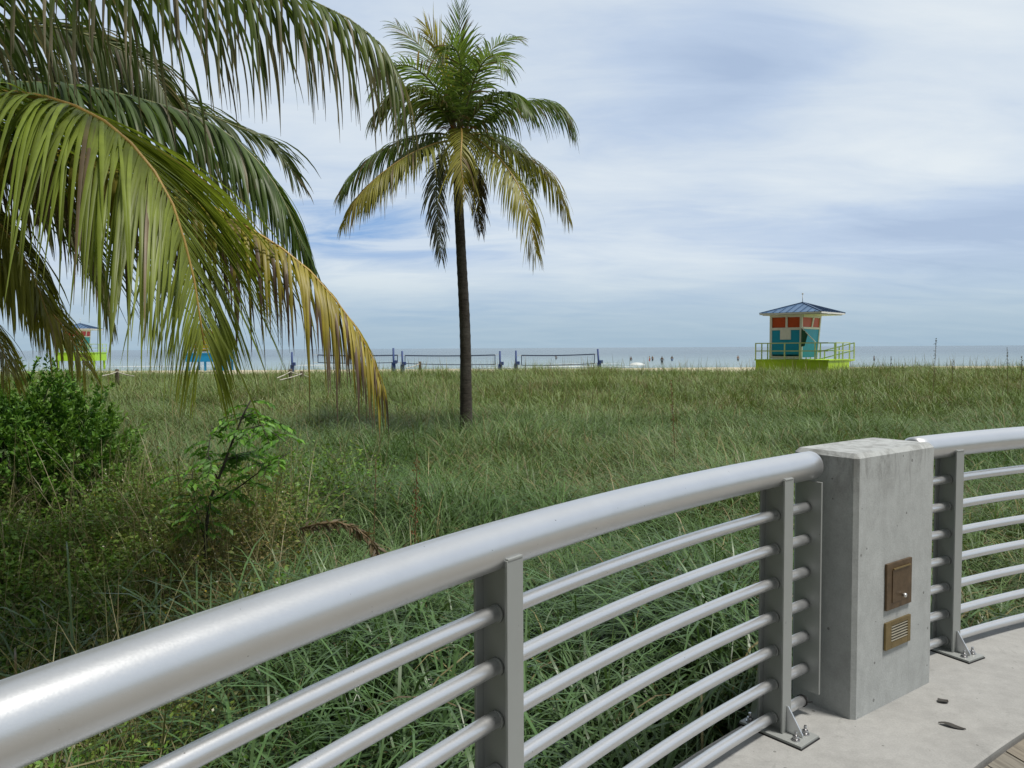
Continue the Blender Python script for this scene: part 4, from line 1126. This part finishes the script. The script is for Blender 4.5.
    def rails(pts, parent):
        m = MB()
        for a, b in zip(pts, pts[1:]):
            for z in (.52, 1.0): m.bar(L(a[0], a[1], z + a[2]), L(b[0], b[1], z + b[2]), .06, .06)
        m.build('hand_rail', mRl, parent)
        for a, b in zip(pts, pts[1:]):
            d = math.hypot(b[0] - a[0], b[1] - a[1]); n_ = max(1, round(d / 1.0))
            for k in range(n_):
                t = k / n_; m = MB(); uu, vv, zz = (a[j] + (b[j] - a[j]) * t for j in range(3)); m.bar(L(uu, vv, zz), L(uu, vv, zz + 1.03), .07, .07); m.build('rail_post', mRl, parent)
    o_ = .06
    rails([(u0 + o_, v1 - o_, 0), (u0 + o_, v0 + o_, 0), (u1 - .9, v0 + o_, 0), (u1 - o_, v0 + o_, 0)], root)
    rails([(u1 - o_, v0 + 1.3, 0), (u1 - o_, v1 - o_, 0), (u0 + o_, v1 - o_, 0)], root)
    if ramp_: ramp_part(L, u1, v0, v1, mL, root, rails)
    # flag leaning out from the corner
    fp0 = L(cu1 + .95, cv0 - .3, 1.0); fp1 = L(cu1 - .05, cv0 - .25, 1.95)
    fp1 = L(cu1 + .02, cv0 - .2, 1.95); fp0 = L(cu1 + .98, cv0 - .1, .98)
    m = MB(); m.tube([fp0, fp1], .028, 6); pole = m.build('flag_pole', trim, root)
    fv = []; ff = []; n_ = 7
    for i in range(n_):
        s_ = i / (n_ - 1); top = fp1.lerp(fp0, .02 + .42 * s_)
        for j in range(6):
            r_ = j / 5; w_ = .05 * math.sin(s_ * 9 + r_ * 2)
            lenh = 1.15 * (1 - .38 * s_ * 1.0)
            pnt = top + Vector((-.12 * r_ * s_ * 2.0, w_, -lenh * r_)); fv.append(tuple(pnt))
    for i in range(n_ - 1):
        for j in range(5): b = i * 6 + j; ff.append((b, b + 1, b + 7, b + 6))
    fo = np_mesh('flag', fv, ff, mat_paint(name + ' flag', flagc, .8, .1), pole)
    md = fo.modifiers.new('thickness', 'SOLIDIFY'); md.thickness = .012
    tag(root, label, 'lifeguard tower', group)
    return root
ROOF = mat_paint('blue metal roof', (.10, .19, .33), .33, .1, 2, .55); SEAM = mat_paint('dark blue seam', (.03, .07, .15), .4, .1)
tower(802, 48, -.72, (.0, .30, .52), (.36, .55, .012), (.55, .075, .012), ROOF, 'turquoise and red lifeguard tower with blue roof on a lime green base', deckz=.70)
tower(81, 94, -1.15, (.02, .32, .36), (.32, .58, .03), (.5, .03, .03), ROOF, 'distant lifeguard tower with lime green base and red shutters, half hidden behind the palm', flagc=(.5, .02, .02), deckz=1.25, ramp_=False)
tower(210, 92, -1.12, (.62, .42, .05), (.0, .25, .55), (.4, .06, .02), ROOF, 'distant lifeguard tower with bright blue base and yellow walls behind palm leaflets', flagc=(.6, .4, .02), deckz=1.1, ramp_=False)

# ------------------------------------------------------------------ volleyball posts and nets
NAVY = mat_paint('navy blue pad', (.012, .04, .16), .6, .12, 8); NAVY2 = mat_paint('navy net tape', (.025, .045, .10), .7, .1)
ROPE = mat_paint('pale rope', (.5, .47, .40), .9, .1, 30)
VY = 68.0
def vpost(px, pytop, lean, label):
    c = at(px, 358, VY); g0 = float(gz(c[0], VY)); zt = at(px, pytop, VY)[2]
    root = empty('volleyball_post', (c[0], VY, g0)); H_ = zt - g0
    m = MB(); m.tube([(lean * .3, 0, .0 - .3), (-lean * .5, 0, H_)], .085, 10); m.build('pole', NAVY, root)
    m = MB(); m.tube([(lean * .3, 0, .05), (0, 0, H_ * .50)], [.19, .17], 12); m.build('pad', NAVY, root)
    m = MB(); m.box((.16, -.12, H_ * .53), (.34, .26, .30), None, .03); m.build('winch', NAVY, root)
    tag(root, label, 'volleyball post', 'blue padded volleyball posts')
    return root
vpost(292, 352, 0, 'leftmost blue volleyball post, seen through the drooping leaflets')
vpost(393.5, 348, 0, 'tall blue volleyball post just right of the yellow frond tip')
vpost(402.5, 351, .05, 'shorter blue volleyball post beside the tall one left of the palm trunk')
vpost(500, 351, 0, 'blue volleyball post right of the palm trunk at the end of the middle net')
vpost(516, 350.5, 0, 'blue volleyball post at the left end of the rightmost net')
vpost(599, 349, .22, 'thick leaning blue volleyball post at the right end of the nets')
MESHN = mat_paint('thin net cord', (.10, .11, .13), .8, .1)
def vnet(px0, px1, pt0, pt1, pb0, pb1, label, sag=.06):
    a, b = at(px0, pt0, VY), at(px1, pt1, VY); c, d = at(px0, pb0, VY), at(px1, pb1, VY)
    root = empty('volleyball_net', ((a[0] + b[0]) / 2, VY, min(c[2], d[2]))); o_ = np.array(root.location)
    a, b, c, d = (p_ - o_ for p_ in (a, b, c, d))
    def row(p_, r_, n_=12): return [Vector(p_ * (1 - t) + r_ * t + np.array([0, 0, -sag * math.sin(PI * t)])) for t in np.linspace(0, 1, n_)]
    top, bot = row(a, b), row(c, d)
    def band(pts, h, nm):
        m = MB()
        for p_, r_ in zip(pts, pts[1:]): m.bar(p_, r_, .03, h)
        return m.build(nm, NAVY2, root)
    band(top, .10, 'top_tape'); band(bot, .07, 'bottom_tape')
    for nm, p_, r_ in (('side_tape', top[0], bot[0]), ('side_tape', top[-1], bot[-1])):
        m = MB(); m.bar(p_, r_, .03, .07); m.build(nm, NAVY2, root)
    m = MB()
    L_ = b[0] - a[0]; n_ = int(L_ / .2)
    for k in range(1, n_):
        t = k / n_; f_ = t * 11; i = min(int(f_), 10); p_ = top[i].lerp(top[i + 1], f_ - i); r_ = bot[i].lerp(bot[i + 1], f_ - i); m.bar(p_, r_, .006, .006)
    for k in range(1, 6):
        for i in range(11): m.bar(top[i].lerp(bot[i], k / 6), top[i + 1].lerp(bot[i + 1], k / 6), .006, .006)
    m.build('netting', MESHN, root)
    m = MB()
    for p_, r_ in ((top[0], -1), (top[-1], 1), (bot[0], -1), (bot[-1], 1)):
        m.tube([p_, p_ + Vector((.45 * r_, 0, .02))], .015, 5)
    m.build('tie_rope', ROPE, root)
    tag(root, label, 'volleyball net', 'volleyball nets on the beach')
vnet(318, 397.5, 355.0, 355.2, 362.5, 362.5, 'volleyball net mostly hidden behind the yellow frond at left')
vnet(405, 495, 355.5, 355.0, 363.5, 364.5, 'middle volleyball net passing behind the palm trunk')
vnet(521.5, 594.5, 355.4, 354.2, 365.2, 363.6, 'rightmost volleyball net with dark blue tapes, clear of the palm')

# ------------------------------------------------------------------ rope and post fence in the grass
POSTW = mat_paint('weathered post', (.11, .09, .06), .85, .3, 12)
def rope_post(px, pyt, Y, label):
    c = at(px, pyt, Y); g0 = float(gz(c[0], Y)); H_ = c[2] - g0
    m = MB(); m.tube([(0, 0, -.1), (0, 0, H_ - .04), (0, 0, H_)], [.085, .08, .06], 10)
    root = m.build('rope_post', POSTW); root.location = (c[0], Y, g0); tag(root, label, 'post', 'wooden posts of the rope line')
    return Vector((c[0], Y, c[2] - .12))
p1 = rope_post(117, 369, 34, 'wooden rope post above the bush, seen between palm leaflets')
p2 = rope_post(290.5, 369, 35, 'left wooden rope post of the close pair beneath the yellow frond')
p3 = rope_post(302, 371, 34, 'right wooden rope post of the close pair beneath the yellow frond')
p4 = rope_post(420, 361.5, 42, 'wooden rope post on the dune crest just left of the palm trunk')
def rope(a, b, sag, label):
    m = MB(); o_ = Vector(a)
    m.tube([a.lerp(b, t) - o_ + Vector((0, 0, -sag * math.sin(PI * t))) for t in np.linspace(0, 1, 12)], .022, 6)
    r = m.build('rope', ROPE); r.location = o_; tag(r, label, 'rope', 'ropes strung between the posts in the grass')
e1 = Vector(at(277, 378, 32)); e2 = Vector(at(280, 380, 30)); e3 = Vector(at(309, 377, 36)); e4 = Vector(at(134, 376, 32)); e5 = Vector(at(100, 376, 32)); e6 = Vector(at(406, 368, 40))
rope(p2, e1, .02, 'pale rope dropping left from the left post of the close pair')
rope(p2, p3, .05, 'short pale rope joining the two posts of the close pair')
rope(p3, e2, .02, 'lower pale rope running left from the right post of the close pair')
rope(p3, e3, .02, 'pale rope dropping right from the right post of the close pair')
rope(p1, e4, .03, 'pale rope running right from the post above the bush')
rope(p1, e5, .03, 'pale rope running left from the post above the bush')
rope(p4, e6, .03, 'pale rope dropping left from the post on the dune crest')

# ------------------------------------------------------------------ bathers
def person(px, Y, suit, skin, depth, arm, label, face=0.0, lean=0.0):
    """standing figure, feet on the sea bed `depth` below the water"""
    me = bpy.data.meshes.new('person')
    J = {'pel': (0, 0, .95), 'wst': (0, 0, 1.10), 'chs': (lean * .5, 0, 1.35), 'nck': (lean, 0, 1.50), 'hd0': (lean, -.01, 1.60), 'hd1': (lean, 0, 1.76),
         'hl': (-.10, 0, .90), 'kl': (-.12, -.03, .50), 'al': (-.13, .02, .08), 'tl': (-.14, -.14, .03),
         'hr': (.10, 0, .90), 'kr': (.13, -.05, .50), 'ar': (.15, .0, .08), 'tr': (.16, -.16, .03),
         'sl': (-.19 + lean, 0, 1.43), 'el': (-.30 + lean, -.03, 1.16 + arm * .35), 'wl': (-.28 + lean, -.16, .94 + arm * .9),
         'sr': (.19 + lean, 0, 1.43), 'er': (.28 + lean, -.02, 1.15), 'wr': (.27 + lean, -.12, .92)}
    R_ = dict(pel=.15, wst=.125, chs=.16, nck=.06, hd0=.095, hd1=.08, hl=.09, kl=.06, al=.042, tl=.035, hr=.09, kr=.06, ar=.042, tr=.035, sl=.065, el=.045, wl=.032, sr=.065, er=.045, wr=.032)
    ks = list(J); E = [('pel', 'wst'), ('wst', 'chs'), ('chs', 'nck'), ('nck', 'hd0'), ('hd0', 'hd1'), ('pel', 'hl'), ('hl', 'kl'), ('kl', 'al'), ('al', 'tl'), ('pel', 'hr'), ('hr', 'kr'), ('kr', 'ar'), ('ar', 'tr'), ('chs', 'sl'), ('sl', 'el'), ('el', 'wl'), ('chs', 'sr'), ('sr', 'er'), ('er', 'wr')]
    me.from_pydata([J[k] for k in ks], [(ks.index(a), ks.index(b)) for a, b in E], [])
    o = bpy.data.objects.new('tmp', me); COL.objects.link(o)
    md = o.modifiers.new('skin', 'SKIN'); md.use_smooth_shade = True
    for k, sv in zip(ks, me.skin_vertices[0].data): sv.radius = (R_[k], R_[k] * (.72 if k in ('chs', 'wst', 'pel') else 1)); sv.use_root = k == 'pel'
    s2 = o.modifiers.new('sub', 'SUBSURF'); s2.levels = 1; s2.render_levels = 1
    dg = bpy.context.evaluated_depsgraph_get(); dg.update()
    ev = bpy.data.meshes.new_from_object(o.evaluated_get(dg))
    bpy.data.objects.remove(o)
    ev.name = 'person'
    c = at(px, 358, Y)
    po = bpy.data.objects.new('person', ev); COL.objects.link(po)
    po.location = (c[0], Y, SEA_Z - depth); po.rotation_euler = (0, 0, face)
    ev.materials.clear(); ev.materials.append(skin)
    # swimming costume and hair: shells over the body
    def shell(lo, hi, off, nm, mat_, xlim=9):
        b = bmesh.new(); b.from_mesh(ev)
        kill = [f for f in b.faces if not (lo < f.calc_center_median().z < hi and abs(f.calc_center_median().x) < xlim)]
        bmesh.ops.delete(b, geom=kill, context='FACES')
        b.normal_update()
        for v in b.verts: v.co += v.normal * off
        mm = bpy.data.meshes.new(nm); b.to_mesh(mm); b.free(); return link_mesh(nm, mm, mat_, po)
    shell(.72, 1.06, .012, 'swimwear', suit, .24); shell(1.66, 1.9, .014, 'hair', HAIR)
    tag(po, label, 'person', 'bathers standing in the sea')
SKIN1 = mat_paint('tan skin', (.34, .20, .13), .6, .06); SKIN2 = mat_paint('brown skin', (.13, .075, .045), .6, .06)
HAIR = mat_paint('dark hair', (.02, .015, .012), .6, .1); S_RED = mat_paint('red swimwear', (.45, .03, .03), .7); S_BLK = mat_paint('black swimwear', (.02, .02, .025), .7); S_BLU = mat_paint('blue swimwear', (.03, .08, .25), .7)
person(631, 165, S_BLK, SKIN2, .85, 0, 'bather in dark swimwear standing alone in the sea right of the nets', .5)
person(649.5, 160, S_RED, SKIN1, .75, .3, 'bather in red swimwear, left one of the pair close together', 1.0)
person(652.5, 163, S_BLK, SKIN1, .75, 0, 'bather in black swimwear, right one of the pair close together', -.6)
person(672, 160, S_BLU, SKIN2, .7, 0, 'bather with blue swimwear standing right of the close pair', .2)
person(662, 128, S_BLK, SKIN2, .45, 0, 'bather nearest the beach, standing in shallow foam', 2.8)
person(738, 160, S_BLK, SKIN1, .7, .2, 'bather standing in the sea just left of the lifeguard tower', .3)
person(556, 190, S_BLK, SKIN2, .8, .9, 'bather far out with a raised arm behind the rightmost net', 0)
person(874, 150, S_BLK, SKIN2, .8, 0, 'bather standing in the sea right of the lifeguard tower', .9)
